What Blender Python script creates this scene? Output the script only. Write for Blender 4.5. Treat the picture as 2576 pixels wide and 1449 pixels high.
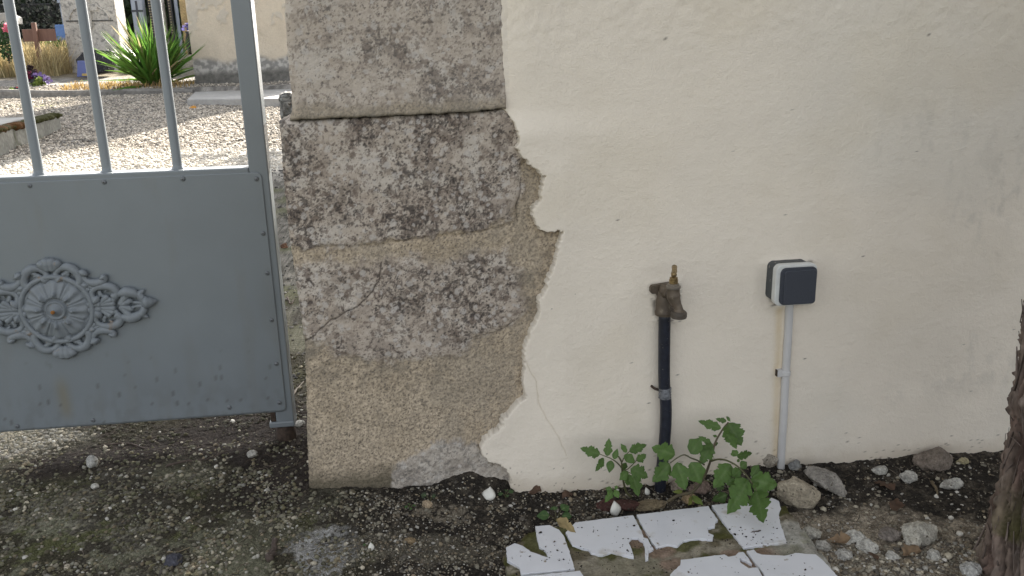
import bpy, math, random
import numpy as np
sc = bpy.context.scene
for o in list(bpy.data.objects): bpy.data.objects.remove(o)
R = math.radians
C = sc.collection.objects

# ---------------------------------------------------------------- camera, sky, sun, exposure
cam_d = bpy.data.cameras.new('camera'); cam = bpy.data.objects.new('camera', cam_d); C.link(cam)
from mathutils import Matrix, Vector
cr, cu, cf = (0.99142915,-0.12851719,-0.02348572), (0.05783178,0.2705236,0.96097475), (0.11714833,0.9540966,-0.27563736)
m = Matrix.Identity(4)
for i in range(3):
    m[i][0] = cr[i]; m[i][1] = cu[i]; m[i][2] = -cf[i]
m[0][3], m[1][3], m[2][3] = 0, -1.6, 0.868
cam.matrix_world = m
cam_d.sensor_width = 36; cam_d.lens = 36*2117/2576; cam_d.clip_start = .02; cam_d.clip_end = 2000
sc.camera = cam

SUN_AZ, SUN_EL = R(15), R(31)
w = bpy.data.worlds.new('World'); sc.world = w; w.use_nodes = True
nt = w.node_tree; bg = nt.nodes['Background']
sky = nt.nodes.new('ShaderNodeTexSky'); sky.sky_type = 'NISHITA'; sky.sun_disc = False
sky.sun_elevation = SUN_EL; sky.sun_rotation = SUN_AZ; sky.dust_density = 3.0; sky.air_density = 1.0
hs = nt.nodes.new('ShaderNodeHueSaturation'); hs.inputs['Saturation'].default_value = 0.22
nt.links.new(sky.outputs[0], hs.inputs['Color']); nt.links.new(hs.outputs[0], bg.inputs[0])
bg.inputs[1].default_value = 0.088
sd = bpy.data.lights.new('sun', 'SUN'); sd.energy = 5.0; sd.angle = R(.5); sd.color = (1, .93, .82)
so = bpy.data.objects.new('sun', sd); C.link(so)
sv = Vector((math.sin(SUN_AZ)*math.cos(SUN_EL), math.cos(SUN_AZ)*math.cos(SUN_EL), math.sin(SUN_EL)))
so.rotation_euler = sv.to_track_quat('Z', 'Y').to_euler(); so.location = (3, 12, 9)
sc.view_settings.view_transform = 'Standard'; sc.view_settings.look = 'None'
sc.view_settings.exposure = 2.2; sc.view_settings.gamma = 1
sc.render.engine = 'CYCLES'

# ---------------------------------------------------------------- noise in numpy
rng = np.random.default_rng(7)
def hsh(ix, iy, s=0):
    n = (ix.astype(np.int64)*374761393 + iy.astype(np.int64)*668265263 + s*1442695041) & 0x7fffffff
    n = ((n ^ (n >> 13))*1274126177) & 0x7fffffff
    n = ((n ^ (n >> 16))*974634013) & 0x7fffffff
    return ((n ^ (n >> 11)) & 0xffffff)/float(0xffffff)
def vn(x, y, s=0):
    ix, iy = np.floor(x), np.floor(y); fx, fy = x-ix, y-iy
    fx = fx*fx*fx*(fx*(fx*6-15)+10); fy = fy*fy*fy*(fy*(fy*6-15)+10)
    a, b, c, d = hsh(ix,iy,s), hsh(ix+1,iy,s), hsh(ix,iy+1,s), hsh(ix+1,iy+1,s)
    return (a*(1-fx)+b*fx)*(1-fy)+(c*(1-fx)+d*fx)*fy
def fbm(x, y, sc_, o=4, s=0, g=.5):
    x, y = x*sc_, y*sc_; t = 0; a = 1; n = 0
    for k in range(o):
        t = t + a*vn(x*math.cos(k)-y*math.sin(k)+k*17.3, x*math.sin(k)+y*math.cos(k)-k*9.1, s+k*31); n += a; a *= g; x, y = x*2.03, y*2.03
    return t/n
def worley(x, y, sc_, s=0):
    x, y = x*sc_, y*sc_; ix, iy = np.floor(x), np.floor(y); d1 = np.full(x.shape, 9.); idv = np.zeros(x.shape)
    for i in (-1,0,1):
        for j in (-1,0,1):
            cx, cy = ix+i, iy+j
            d = np.hypot(cx+hsh(cx,cy,s)-x, cy+hsh(cx,cy,s+5)-y)
            mlt = d < d1; d1 = np.where(mlt, d, d1); idv = np.where(mlt, hsh(cx,cy,s+9), idv)
    return d1, idv
def ss(a, b, x):
    t = np.clip((x-a)/(b-a), 0, 1); return t*t*(3-2*t)
def mix(a, b, t):
    t = np.asarray(t)[..., None]; return np.asarray(a)*(1-t)+np.asarray(b)*t
def dist_poly(x, y, pts, closed=False):
    """distance to a polyline"""
    p = list(pts) + ([pts[0]] if closed else []); d = np.full(x.shape, 1e9)
    for (ax, ay), (bx, by) in zip(p[:-1], p[1:]):
        vx, vy = bx-ax, by-ay; L = vx*vx+vy*vy+1e-12
        t = np.clip(((x-ax)*vx+(y-ay)*vy)/L, 0, 1); d = np.minimum(d, np.hypot(x-ax-t*vx, y-ay-t*vy))
    return d
def inside(x, y, pts):
    r = np.zeros(x.shape, bool); n = len(pts)
    for i in range(n):
        (ax, ay), (bx, by) = pts[i], pts[(i+1) % n]
        if ay == by: continue
        c = ((ay > y) != (by > y)) & (x < (bx-ax)*(y-ay)/(by-ay)+ax); r ^= c
    return r
def sdf(x, y, pts):
    d = dist_poly(x, y, pts, True); return np.where(inside(x, y, pts), -d, d)

# ---------------------------------------------------------------- object helpers
def link(o, parent=None):
    C.link(o)
    if parent is not None: o.parent = parent
    return o
def tag(o, label=None, cat=None, group=None, kind=None):
    if label: o['label'] = label
    if cat: o['category'] = cat
    if group: o['group'] = group
    if kind: o['kind'] = kind
    return o
def thing(name, label, cat, loc=(0,0,0), group=None):
    o = bpy.data.objects.new(name, None); o.location = loc; o.empty_display_size = .05; C.link(o)
    return tag(o, label, cat, group)
def mesh(name, V, F, mat, parent=None, smooth=True, col=None, loc=None):
    """V (n,3); F array (m,3|4) or a list of lists. World coordinates; a parent's location is subtracted."""
    V = np.asarray(V, float)
    off = np.array(parent.location) if parent is not None and parent.parent is None else np.zeros(3)
    if parent is not None and parent.parent is not None: off = np.array(parent.location)+np.array(parent.parent.location)
    if loc is not None: off = np.array(loc, float)
    me = bpy.data.meshes.new(name)
    if isinstance(F, np.ndarray):
        k = F.shape[1]; nf = len(F)
        me.vertices.add(len(V)); me.vertices.foreach_set('co', (V-off).astype(np.float32).ravel())
        me.loops.add(nf*k); me.loops.foreach_set('vertex_index', F.astype(np.int32).ravel())
        me.polygons.add(nf); me.polygons.foreach_set('loop_start', np.arange(0, nf*k, k, dtype=np.int32))
        me.update(calc_edges=True)
    else:
        me.from_pydata([tuple(v) for v in (V-off)], [], [tuple(f) for f in F]); me.update()
    me.validate()
    if smooth: me.polygons.foreach_set('use_smooth', np.ones(len(me.polygons), bool))
    if col is not None:
        c = np.ones((len(V), 4), np.float32); c[:, :3] = np.broadcast_to(np.asarray(col), (len(V), 3))
        a = me.color_attributes.new('Col', 'FLOAT_COLOR', 'POINT'); a.data.foreach_set('color', c.ravel())
    me.materials.append(mat)
    o = bpy.data.objects.new(name, me)
    if loc is not None: o.location = loc
    return link(o, parent)
class MB:
    """collects pieces of ONE object"""
    def __init__(s): s.V = []; s.F = []; s.n = 0; s.c = []
    def add(s, V, F, col=None):
        V = np.asarray(V, float); s.V.append(V)
        s.F += [[i+s.n for i in f] for f in F]; s.n += len(V)
        s.c.append(np.broadcast_to(np.asarray(col if col is not None else (1,1,1), float), (len(V), 3)))
        return s
    def build(s, name, mat, parent=None, smooth=False, col=False, loc=None):
        return mesh(name, np.concatenate(s.V), s.F, mat, parent, smooth, np.concatenate(s.c) if col else None, loc)
def bevel(o, wdt, seg=2, ang=40):
    b = o.modifiers.new('bevel', 'BEVEL'); b.width = wdt; b.segments = seg; b.limit_method = 'ANGLE'; b.angle_limit = R(ang)
    return o
def box(x0, x1, y0, y1, z0, z1):
    V = [(x,y,z) for x in (x0,x1) for y in (y0,y1) for z in (z0,z1)]
    return V, [(0,1,3,2),(4,6,7,5),(0,4,5,1),(2,3,7,6),(0,2,6,4),(1,5,7,3)]
def catmull(P, n=6):
    P = np.asarray(P, float); Q = np.vstack([2*P[0]-P[1], P, 2*P[-1]-P[-2]]); out = []
    for i in range(1, len(Q)-2):
        for t in np.linspace(0, 1, n, endpoint=False):
            out.append(.5*((2*Q[i])+(Q[i+1]-Q[i-1])*t+(2*Q[i-1]-5*Q[i]+4*Q[i+1]-Q[i+2])*t*t+(3*Q[i]-Q[i-1]-3*Q[i+1]+Q[i+2])*t**3))
    out.append(Q[-2]); return np.array(out)
def tube(P, r, seg=10, flat=1., cap=True):
    """tube along P (n,3) with radii r; round ends"""
    P = np.asarray(P, float); n = len(P); r = np.broadcast_to(np.asarray(r, float), (n,)).copy()
    T = np.gradient(P, axis=0); T /= np.linalg.norm(T, axis=1)[:, None]+1e-12
    up = np.array([0,1,0]) if abs(T[0][1]) < .8 else np.array([1.,0,0])
    V = []; F = []
    N = np.cross(T[0], up); N /= np.linalg.norm(N)
    for i in range(n):
        N = N-T[i]*(N@T[i]); N /= np.linalg.norm(N)+1e-12; B = np.cross(T[i], N)
        for k in range(seg):
            a = 2*math.pi*k/seg; V.append(P[i]+r[i]*(math.cos(a)*N+math.sin(a)*B*flat))
    for i in range(n-1):
        for k in range(seg):
            F.append((i*seg+k, i*seg+(k+1) % seg, (i+1)*seg+(k+1) % seg, (i+1)*seg+k))
    if cap:
        for e, sg in ((0,-1),(n-1,1)):
            V.append(P[e]+T[e]*sg*r[e]*.6); c = len(V)-1
            for k in range(seg):
                a, b = e*seg+k, e*seg+(k+1) % seg
                F.append((b,a,c) if sg < 0 else (a,b,c))
    return V, F
def lathe(prof, c, axis='z', seg=24):
    """prof list of (radius, height) spun about an axis through c"""
    V = []; F = []; n = len(prof)
    for (r, h) in prof:
        for k in range(seg):
            a = 2*math.pi*k/seg; u, v = r*math.cos(a), r*math.sin(a)
            V.append({'z': (c[0]+u, c[1]+v, c[2]+h), 'y': (c[0]+u, c[1]+h, c[2]+v), 'x': (c[0]+h, c[1]+u, c[2]+v)}[axis])
    for i in range(n-1):
        for k in range(seg): F.append((i*seg+k, i*seg+(k+1) % seg, (i+1)*seg+(k+1) % seg, (i+1)*seg+k))
    F.append(tuple(range(seg))[::-1]); F.append(tuple(range((n-1)*seg, n*seg)))
    return V, F
def grid_faces(nx, ny):
    i = np.arange((nx-1)*(ny-1)); a = (i//(ny-1))*ny+i % (ny-1)
    return np.stack([a, a+ny, a+ny+1, a+1], 1)
def ico(sub):
    import bmesh
    b = bmesh.new(); bmesh.ops.create_icosphere(b, subdivisions=sub, radius=1)
    V = np.array([v.co[:] for v in b.verts]); F = np.array([[v.index for v in f.verts] for f in b.faces]); b.free(); return V, F

# ---------------------------------------------------------------- materials
def mat(name, color=(.5,.5,.5), rough=.8, vary=(), bump=(), attr=False, metal=0., spec=.4, transl=0., stretch=(1,1,1), tint=None):
    ma = bpy.data.materials.new(name); ma.use_nodes = True; t = ma.node_tree; N = t.nodes; L = t.links
    p = N['Principled BSDF']; out = N['Material Output']
    tc = N.new('ShaderNodeTexCoord'); mp = N.new('ShaderNodeMapping'); mp.inputs['Scale'].default_value = stretch
    L.new(tc.outputs['Object'], mp.inputs['Vector'])
    if attr:
        a = N.new('ShaderNodeAttribute'); a.attribute_name = 'Col'; c = a.outputs['Color']
    else:
        a = N.new('ShaderNodeRGB'); a.outputs[0].default_value = (*color, 1); c = a.outputs[0]
    def noise(s, det=4):
        n = N.new('ShaderNodeTexNoise'); n.inputs['Scale'].default_value = s; n.inputs['Detail'].default_value = det
        L.new(mp.outputs[0], n.inputs['Vector']); return n.outputs['Fac']
    for s, lo, hi in vary:
        r = N.new('ShaderNodeMapRange'); r.inputs['From Min'].default_value = .3; r.inputs['From Max'].default_value = .7
        r.inputs['To Min'].default_value = lo; r.inputs['To Max'].default_value = hi; L.new(noise(s), r.inputs['Value'])
        v = N.new('ShaderNodeVectorMath'); v.operation = 'SCALE'; L.new(c, v.inputs[0]); L.new(r.outputs[0], v.inputs['Scale']); c = v.outputs[0]
    if tint:     # (scale, lo, hi, colour): patches of another colour
        for s, lo, hi, tcol in tint:
            r = N.new('ShaderNodeMapRange'); r.inputs['From Min'].default_value = lo; r.inputs['From Max'].default_value = hi; L.new(noise(s, 6), r.inputs['Value'])
            mx = N.new('ShaderNodeMix'); mx.data_type = 'RGBA'; L.new(r.outputs[0], mx.inputs['Factor']); L.new(c, mx.inputs['A']); mx.inputs['B'].default_value = (*tcol, 1); c = mx.outputs['Result']
    L.new(c, p.inputs['Base Color'])
    p.inputs['Roughness'].default_value = rough; p.inputs['Metallic'].default_value = metal; p.inputs['Specular IOR Level'].default_value = spec
    nrm = None
    for s, d in bump:
        b = N.new('ShaderNodeBump'); b.inputs['Strength'].default_value = 1; b.inputs['Distance'].default_value = d; L.new(noise(s, 5), b.inputs['Height'])
        if nrm: L.new(nrm, b.inputs['Normal'])
        nrm = b.outputs[0]
    if nrm: L.new(nrm, p.inputs['Normal'])
    if transl:
        tr = N.new('ShaderNodeBsdfTranslucent'); L.new(c, tr.inputs['Color']); ms = N.new('ShaderNodeMixShader'); ms.inputs[0].default_value = transl
        L.new(p.outputs[0], ms.inputs[1]); L.new(tr.outputs[0], ms.inputs[2]); L.new(ms.outputs[0], out.inputs['Surface'])
    return ma
m_soil = mat('soil', attr=True, rough=.95, spec=.15, vary=[(520,.5,1.5),(170,.68,1.32)], bump=[(90,.007),(330,.004)])
m_peb = mat('pebble', attr=True, rough=.85, spec=.25, vary=[(260,.82,1.15)], bump=[(300,.0006)])
m_stone = mat('pillar_stone', attr=True, rough=.92, spec=.15, vary=[(900,.86,1.12)], bump=[(90,.0012),(450,.0009)])
m_plaster = mat('plaster', attr=True, rough=.9, spec=.2, vary=[(6,.97,1.03),(300,.985,1.015)], bump=[(30,.0010),(110,.0013),(380,.0009)])
m_gate = mat('grey_paint', attr=True, rough=.32, spec=.5, vary=[(9,.96,1.04),(700,.97,1.03)], bump=[(14,.0004),(900,.00006)])
m_iron = mat('cast_grey_paint', (.185,.205,.222), rough=.5, spec=.4, vary=[(60,.9,1.08)], bump=[(200,.0004)], tint=[(45,.64,.78,(.2,.12,.05))])
m_rust = mat('rust', (.05,.034,.025), rough=.9, vary=[(120,.6,1.4)], bump=[(250,.0015)])
m_brass = mat('worn_brass', (.30,.22,.11), rough=.38, metal=.75, vary=[(150,.7,1.2)], bump=[(300,.0003)])
m_bronze = mat('tarnished_brass', (.105,.082,.060), rough=.55, metal=.3, vary=[(45,.75,1.3)], bump=[(220,.00015)], tint=[(120,.6,.75,(.2,.17,.12))])
m_pipe = mat('black_pipe', (.012,.014,.022), rough=.42, vary=[(80,.8,1.6)], bump=[(60,.0006)], tint=[(240,.66,.76,(.22,.2,.17))])
m_tape = mat('clear_tape', (.12,.125,.135), rough=.3, bump=[(160,.0025)], vary=[(200,.5,1.7)])
m_white = mat('grey_white_pvc', (.54,.53,.52), rough=.45, vary=[(30,.94,1.04)], bump=[(200,.0001)])
m_pale = mat('pale_plastic', (.60,.605,.58), rough=.5, vary=[(60,.93,1.04)])
m_dark = mat('dark_blue_grey_plastic', (.045,.050,.063), rough=.5, vary=[(300,.93,1.07)], bump=[(900,.0001)])
m_dark2 = mat('dark_grey_plastic', (.055,.062,.066), rough=.6, vary=[(40,.8,1.2)], tint=[(140,.62,.7,(.25,.23,.2))])
m_leaf = mat('tomato_leaf', attr=True, rough=.55, spec=.35, vary=[(120,.85,1.15)], bump=[(220,.0012)], transl=.22)
m_stem = mat('green_stem', (.085,.085,.035), rough=.6, vary=[(60,.8,1.2)])
m_tile = mat('white_tile', (.66,.67,.70), rough=.22, spec=.5, vary=[(18,.94,1.03),(5,.95,1.03)], tint=[(60,.66,.72,(.24,.20,.15)),(14,.60,.72,(.42,.38,.32)),(150,.70,.74,(.12,.10,.08))], bump=[(40,.0002)])
m_mortar = mat('slab_mortar', attr=True, rough=.95, spec=.15, vary=[(60,.75,1.2),(260,.8,1.2)], bump=[(70,.005),(260,.002)])
m_rock = mat('limestone_rock', attr=True, rough=.9, spec=.2, vary=[(50,.75,1.2),(260,.7,1.25)], bump=[(60,.006),(240,.003)], tint=[(130,.62,.68,(.10,.085,.065))])
m_shell = mat('white_shell', (.68,.66,.6), rough=.5, vary=[(90,.9,1.05)])
m_dead = mat('dead_leaf', (.085,.05,.032), rough=.8, vary=[(80,.7,1.4)], transl=.15)
m_dead2 = mat('pale_dead_leaf', (.22,.15,.09), rough=.8, vary=[(80,.7,1.3)], transl=.15)
m_twig = mat('twig', (.07,.052,.042), rough=.9, vary=[(60,.7,1.3)], bump=[(200,.001)])
m_bark = mat('bark', attr=True, rough=.95, spec=.1, vary=[(120,.7,1.3)], bump=[(70,.004),(220,.0018)], stretch=(1,1,.25))
m_conc = mat('weathered_concrete', (.33,.32,.29), rough=.95, vary=[(4,.75,1.15),(40,.8,1.15)], bump=[(30,.006),(150,.003)], tint=[(9,.55,.72,(.12,.115,.10))])
m_chap = mat('chapel_plaster', attr=True, rough=.95, spec=.15, vary=[(5,.93,1.05),(70,.93,1.06)], bump=[(7,.02),(40,.006)])
m_stele = mat('lichened_white_stone', (.46,.45,.43), rough=.95, vary=[(6,.8,1.1),(30,.8,1.15)], bump=[(30,.006)], tint=[(16,.54,.66,(.22,.22,.215)),(60,.6,.68,(.07,.07,.075))])
m_gran = mat('dark_granite', (.035,.036,.042), rough=.8, vary=[(40,.5,1.6)], bump=[(20,.02)], tint=[(38,.62,.68,(.3,.3,.3))])
m_blue = mat('blue_plaque', (.10,.13,.32), rough=.45, vary=[(10,.9,1.1)])
m_gold = mat('gold_strip', (.45,.33,.12), rough=.5, vary=[(30,.7,1.2)])
m_wood = mat('red_brown_wood', (.19,.105,.08), rough=.75, vary=[(14,.8,1.15)], bump=[(30,.003)], stretch=(1,1,.2))
m_yuc = mat('yucca_leaf', attr=True, rough=.38, spec=.5, transl=.5)
m_grass = mat('dry_grass', attr=True, rough=.8, transl=.3)
m_hedge = mat('hedge_leaf', attr=True, rough=.6, transl=.2)
m_grave = mat('grey_blue_gravestone', (.27,.31,.38), rough=.6, vary=[(8,.9,1.08)])
m_black = mat('black_marble', (.012,.012,.015), rough=.35, vary=[(9,.9,1.1)])
m_letter = mat('faded_gilt_lettering', (.34,.3,.2), rough=.6, vary=[(40,.7,1.1)])
m_flower = mat('petals', attr=True, rough=.7, transl=.25)
m_slab = mat('pale_concrete_slab', (.36,.35,.335), rough=.9, vary=[(3,.88,1.08),(30,.9,1.08)], bump=[(40,.004)], tint=[(5,.66,.7,(.62,.6,.56))])

# ---------------------------------------------------------------- ground
prof_x = [-3,-.24,-.068,.028,.095,.187,.282,.369,.421,.52,.62,.707,.786,.912,1.1,1.2,1.3,3]
prof_z = [0,.0,-.010,-.007,.008,-.022,-.040,-.049,-.048,-.05,-.04,-.024,-.03,-.036,-.034,-.042,-.042,-.04]
def g_macro(x, y):
    pz = np.interp(x, prof_x, prof_z)
    base = -.055*ss(-.12, .2, x) + .0
    near = np.where(y > -.005, pz, base+(pz-base)*np.exp(np.minimum(0, y+.005)/.06))
    back = np.maximum(0, y-.5)*.03*(y < 11.45) + (y >= 11.45)*(.40+np.maximum(0, y-11.6)*.06*(y<40)+(y>=40)*1.7)
    t = ss(.05, .5, y)
    return near*(1-t)+back
def g_z(x, y):
    x = np.asarray(x, float); y = np.asarray(y, float)
    nearf = ss(1.2, .3, y)*ss(-4,-2,y)
    z = g_macro(x, y)+nearf*(.010*(fbm(x,y,9,3,3)-.5)+.008*(fbm(x,y,38,3,5)-.5)*(1-.5*ss(.0,-.3,x))+.006*(fbm(x,y,130,2,8)-.5))
    z = z+ss(.6,2,y)*(.03*(fbm(x,y,1.6,3,21)-.5))
    # ridge of litter under the gate
    z = z+.012*np.exp(-((y-.19)/.05)**2)*ss(-.25,-.4,x)
    return z
def blob(x, y, c, rx, ry, wrp=.5, s=0):
    d = np.hypot((x-c[0])/rx, (y-c[1])/ry)+wrp*(fbm(x,y,2.2/max(min(rx,ry),.03),4,s)-.5)*2
    return ss(1.15, .8, d)
def ground_col(x, y):
    n1, n2, n3 = fbm(x,y,14,4,41), fbm(x,y,50,3,43), fbm(x,y,190,2,47)
    left = ss(-.06,-.22, x+.10*(n1-.5)+.35*np.minimum(0,y+.22))
    soil = mix((.028,.024,.020),(.085,.072,.056), ss(.42,.75,n2*.6+n3*.4))
    cem = mix((.075,.068,.052),(.21,.195,.15), ss(.40,.62,n2*.45+n3*.55))
    moss = mix((.05,.052,.02),(.15,.155,.065), n3)
    L = mix(cem, moss, ss(.43,.52, fbm(x,y,9,6,51,.65))*.85)
    L = mix(L, (.045,.038,.028), ss(.47,.55, fbm(x,y,8,6,57,.68))*.85)
    L = mix(L, mix((.10,.10,.06),(.27,.265,.19),n3), .8*ss(.52,.60,fbm(x,y,6,6,55,.68)))
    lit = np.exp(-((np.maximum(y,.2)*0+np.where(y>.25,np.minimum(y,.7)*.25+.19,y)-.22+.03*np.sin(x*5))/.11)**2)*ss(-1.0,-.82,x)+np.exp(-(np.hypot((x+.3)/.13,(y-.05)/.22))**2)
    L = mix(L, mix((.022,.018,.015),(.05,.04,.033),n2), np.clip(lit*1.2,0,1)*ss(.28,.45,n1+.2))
    L = mix(L, mix((.2,.19,.16),(.42,.4,.35),n3), blob(x,y,(-1.02,.37),.2,.13,.5,61)*.45)
    L = mix(L, mix((.22,.215,.20),(.44,.43,.41),n3), blob(x,y,[(-0.1858,-0.2389)][0],.06,.095,.6,63)*ss(.28,.38,n2*.5+n3*.5)*.92)
    Rr = mix(soil, (.22,.19,.145), blob(x,y,[(0.0454,-0.1029)][0],.06,.03,.8,65)*ss(.36,.5,n2*.5+n3*.5)*.85)
    Rr = mix(Rr, mix((.05,.045,.035),(.19,.17,.13),n3), blob(x,y,[(-0.0208,-0.2284)][0],.15,.05,.6,67)*.75)
    Rr = mix(Rr, mix((.15,.125,.095),(.40,.345,.265),ss(.3,.7,n3*.6+n2*.4)), blob(x,y,[(0.8192,-0.3343)][0],.26,.15,.45,69)*.9)
    Rr = mix(Rr, (.035,.04,.012), blob(x,y,[(0.105,0.0186)][0],.07,.018,.5,71)*.7)
    c = mix(Rr, L, left)
    # gravel yard beyond the gate
    g = mix((.14,.132,.122),(.40,.375,.34), ss(.35,.75, .5*n3+.5*fbm(x,y,60,2,73)))
    g = mix(g, (.62,.59,.53), ss(5.6,4.7,y+.4*(fbm(x,y,1.5,3,75)-.5))*.65)
    g = mix(g, (.2,.22,.06), blob(x,y,(-5.1,10.2),.9,.5,.5,77)*.7)
    g = mix(g, (.30,.22,.12), ss(11.4,11.6,y)*blob(x,y,(-4.2,12),1.0,.6,.5,79)*.8)
    g = mix(g, (.14,.115,.07), ss(13.4,14.2,y+.5*(n1-.5))*.85)
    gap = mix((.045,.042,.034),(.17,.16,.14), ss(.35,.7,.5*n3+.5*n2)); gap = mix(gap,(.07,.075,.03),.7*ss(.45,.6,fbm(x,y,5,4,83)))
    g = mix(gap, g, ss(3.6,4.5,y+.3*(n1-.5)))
    return mix(c, g, ss(.8,1.7,y+.4*(n1-.5)))
def lines(*segs):
    out = []
    for a, b, st in segs: out.append(np.arange(a, b, st))
    return np.unique(np.round(np.concatenate(out+[np.array([segs[-1][1]])]), 5))
gx = lines((-300,-30,30),(-30,-8,2),(-8,-1.15,.05),(-1.15,1.5,.0033),(1.5,8,.1),(8,300,20))
gy = lines((-300,-12,24),(-12,-2,.5),(-2,-.62,.05),(-.62,.5,.0033),(.5,5.2,.05),(5.2,16,.06),(16,30,.5),(30,300,30))
X, Y = np.meshgrid(gx, gy, indexing='ij'); X = X.ravel(); Y = Y.ravel()
Z = g_z(X, Y)
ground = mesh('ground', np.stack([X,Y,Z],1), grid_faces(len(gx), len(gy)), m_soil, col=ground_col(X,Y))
tag(ground, kind='structure')

def quats(n, rg):
    q = rg.normal(size=(n,4)); q /= np.linalg.norm(q,axis=1)[:,None]; w_,x,y,z = q.T
    return np.stack([np.stack([1-2*(y*y+z*z),2*(x*y-z*w_),2*(x*z+y*w_)],-1),np.stack([2*(x*y+z*w_),1-2*(x*x+z*z),2*(y*z-x*w_)],-1),np.stack([2*(x*z-y*w_),2*(y*z+x*w_),1-2*(x*x+y*y)],-1)],1)
def zrot(n, rg, tilt=.35):
    a = rg.uniform(0,2*math.pi,n); c, s = np.cos(a), np.sin(a); o = np.zeros(n); i = np.ones(n)
    Rz = np.stack([np.stack([c,-s,o],-1),np.stack([s,c,o],-1),np.stack([o,o,i],-1)],1)
    b = rg.normal(0,tilt,n); c, s = np.cos(b), np.sin(b)
    return Rz @ np.stack([np.stack([i,o,o],-1),np.stack([o,c,-s],-1),np.stack([o,s,c],-1)],1)
def scatter(name, pos, size, col, sub, sunk=.35, flat=(.5,.8), rg=rng, material=None, jag=.18):
    V0, F0 = ico(sub); n = len(pos); k = len(V0)
    S = np.stack([np.ones(n), rg.uniform(.6,1,n), rg.uniform(*flat,n)],1)*size[:,None]
    V = V0[None]*(1+rg.normal(0,jag,(n,k,1)))*S[:,None,:]
    V = np.einsum('nij,nkj->nki', zrot(n,rg), V)+pos[:,None,:]
    V[:,:,2] += (S[:,2]*(1-2*sunk))[:,None]
    F = (F0[None]+(np.arange(n)*k)[:,None,None]).reshape(-1,3)
    cc = np.repeat(col*rg.uniform(.75,1.2,(n,1)), k, 0)
    return mesh(name, V.reshape(-1,3), F, material or m_peb, smooth=True, col=cc)
PAL = np.array([(.56,.53,.47),(.43,.385,.30),(.31,.28,.215),(.23,.19,.14),(.37,.30,.205),(.17,.15,.125),(.51,.455,.35)])
tile_poly = [(0.2097,-0.1623),(0.2851,-0.1606),(0.7134,-0.137),(0.7132,-0.2109),(0.7047,-0.429),(0.658,-0.5167),(0.0699,-0.4613),(0.1468,-0.3134),(0.1436,-0.2528)]
def fore_gravel():
    n = 170000
    x = rng.uniform(-1.12,1.42,n); y = rng.uniform(-.55,.8,n)
    cl = ss(.40,.62,fbm(x,y,13,4,91)); dens = .2+.7*cl
    left = ss(-.05,-.25,x)
    lit = np.exp(-((y-.24)/.12)**2)*ss(-.98,-.8,x)
    dens *= 1-.85*np.clip(lit,0,1); dens *= 1-.6*ss(.3,.42,y)*ss(-.9,-.8,x)
    dens += .8*blob(x,y,(-1.02,.37),.2,.13,.4,61)+.6*blob(x,y,(.9,-.42),.3,.13,.4,69)+.4*blob(x,y,(0,-.2),.16,.10,.5,67)
    dens *= 1-.75*ss(.7,.9,x)*ss(-.33,-.2,y)
    keep = (rng.random(n) < dens*.8) & (sdf(x,y,tile_poly) > .004) & ~((y > -.012)&(x>-.245))
    x, y, left = x[keep], y[keep], left[keep]; n = len(x)
    s = np.clip(np.exp(rng.normal(math.log(.0019), .45, n))*(1+.45*left)*(1+.5*blob(x,y,(.9,-.42),.3,.13,.4,69)), .0010, .0085)
    big = rng.random(n) < .02; s = np.minimum(np.where(big, s*1.7, s), .0065)
    w_ = np.array([.10,.15,.20,.22,.12,.17,.04]); c = PAL[rng.choice(7,n,p=w_)]*.75
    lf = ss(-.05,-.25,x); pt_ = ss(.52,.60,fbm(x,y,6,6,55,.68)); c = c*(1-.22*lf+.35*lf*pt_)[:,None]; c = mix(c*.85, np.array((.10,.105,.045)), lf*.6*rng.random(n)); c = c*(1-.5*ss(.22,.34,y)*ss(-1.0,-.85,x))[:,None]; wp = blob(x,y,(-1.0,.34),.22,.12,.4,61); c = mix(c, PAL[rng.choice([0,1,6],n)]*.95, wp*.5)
    br = rng.random(n) < .045; c = np.where(br[:,None], PAL[rng.choice([0,1,6],n)], c)
    m = 700; xx = rng.uniform(.68,1.2,m); yy = rng.uniform(-.55,-.02,m); ww = rng.random(m) < .25+.75*blob(xx,yy,(.86,-.38),.22,.12,.4,69); xx, yy = xx[ww], yy[ww]; k_ = sdf(xx,yy,tile_poly) > .01; xx, yy = xx[k_], yy[k_]; m = len(xx)
    x = np.concatenate([x,xx]); y = np.concatenate([y,yy]); s = np.concatenate([s, np.clip(np.exp(rng.normal(math.log(.0042),.4,m)),.002,.010)]); c = np.vstack([c, PAL[rng.choice([0,0,1,6,2],m)]])
    z = g_z(x,y)
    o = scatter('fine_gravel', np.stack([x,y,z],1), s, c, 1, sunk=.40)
    tag(o, 'small pale and grey pebbles strewn over the dark soil and mossy cement', 'gravel', kind='stuff')
fore_gravel()
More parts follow.
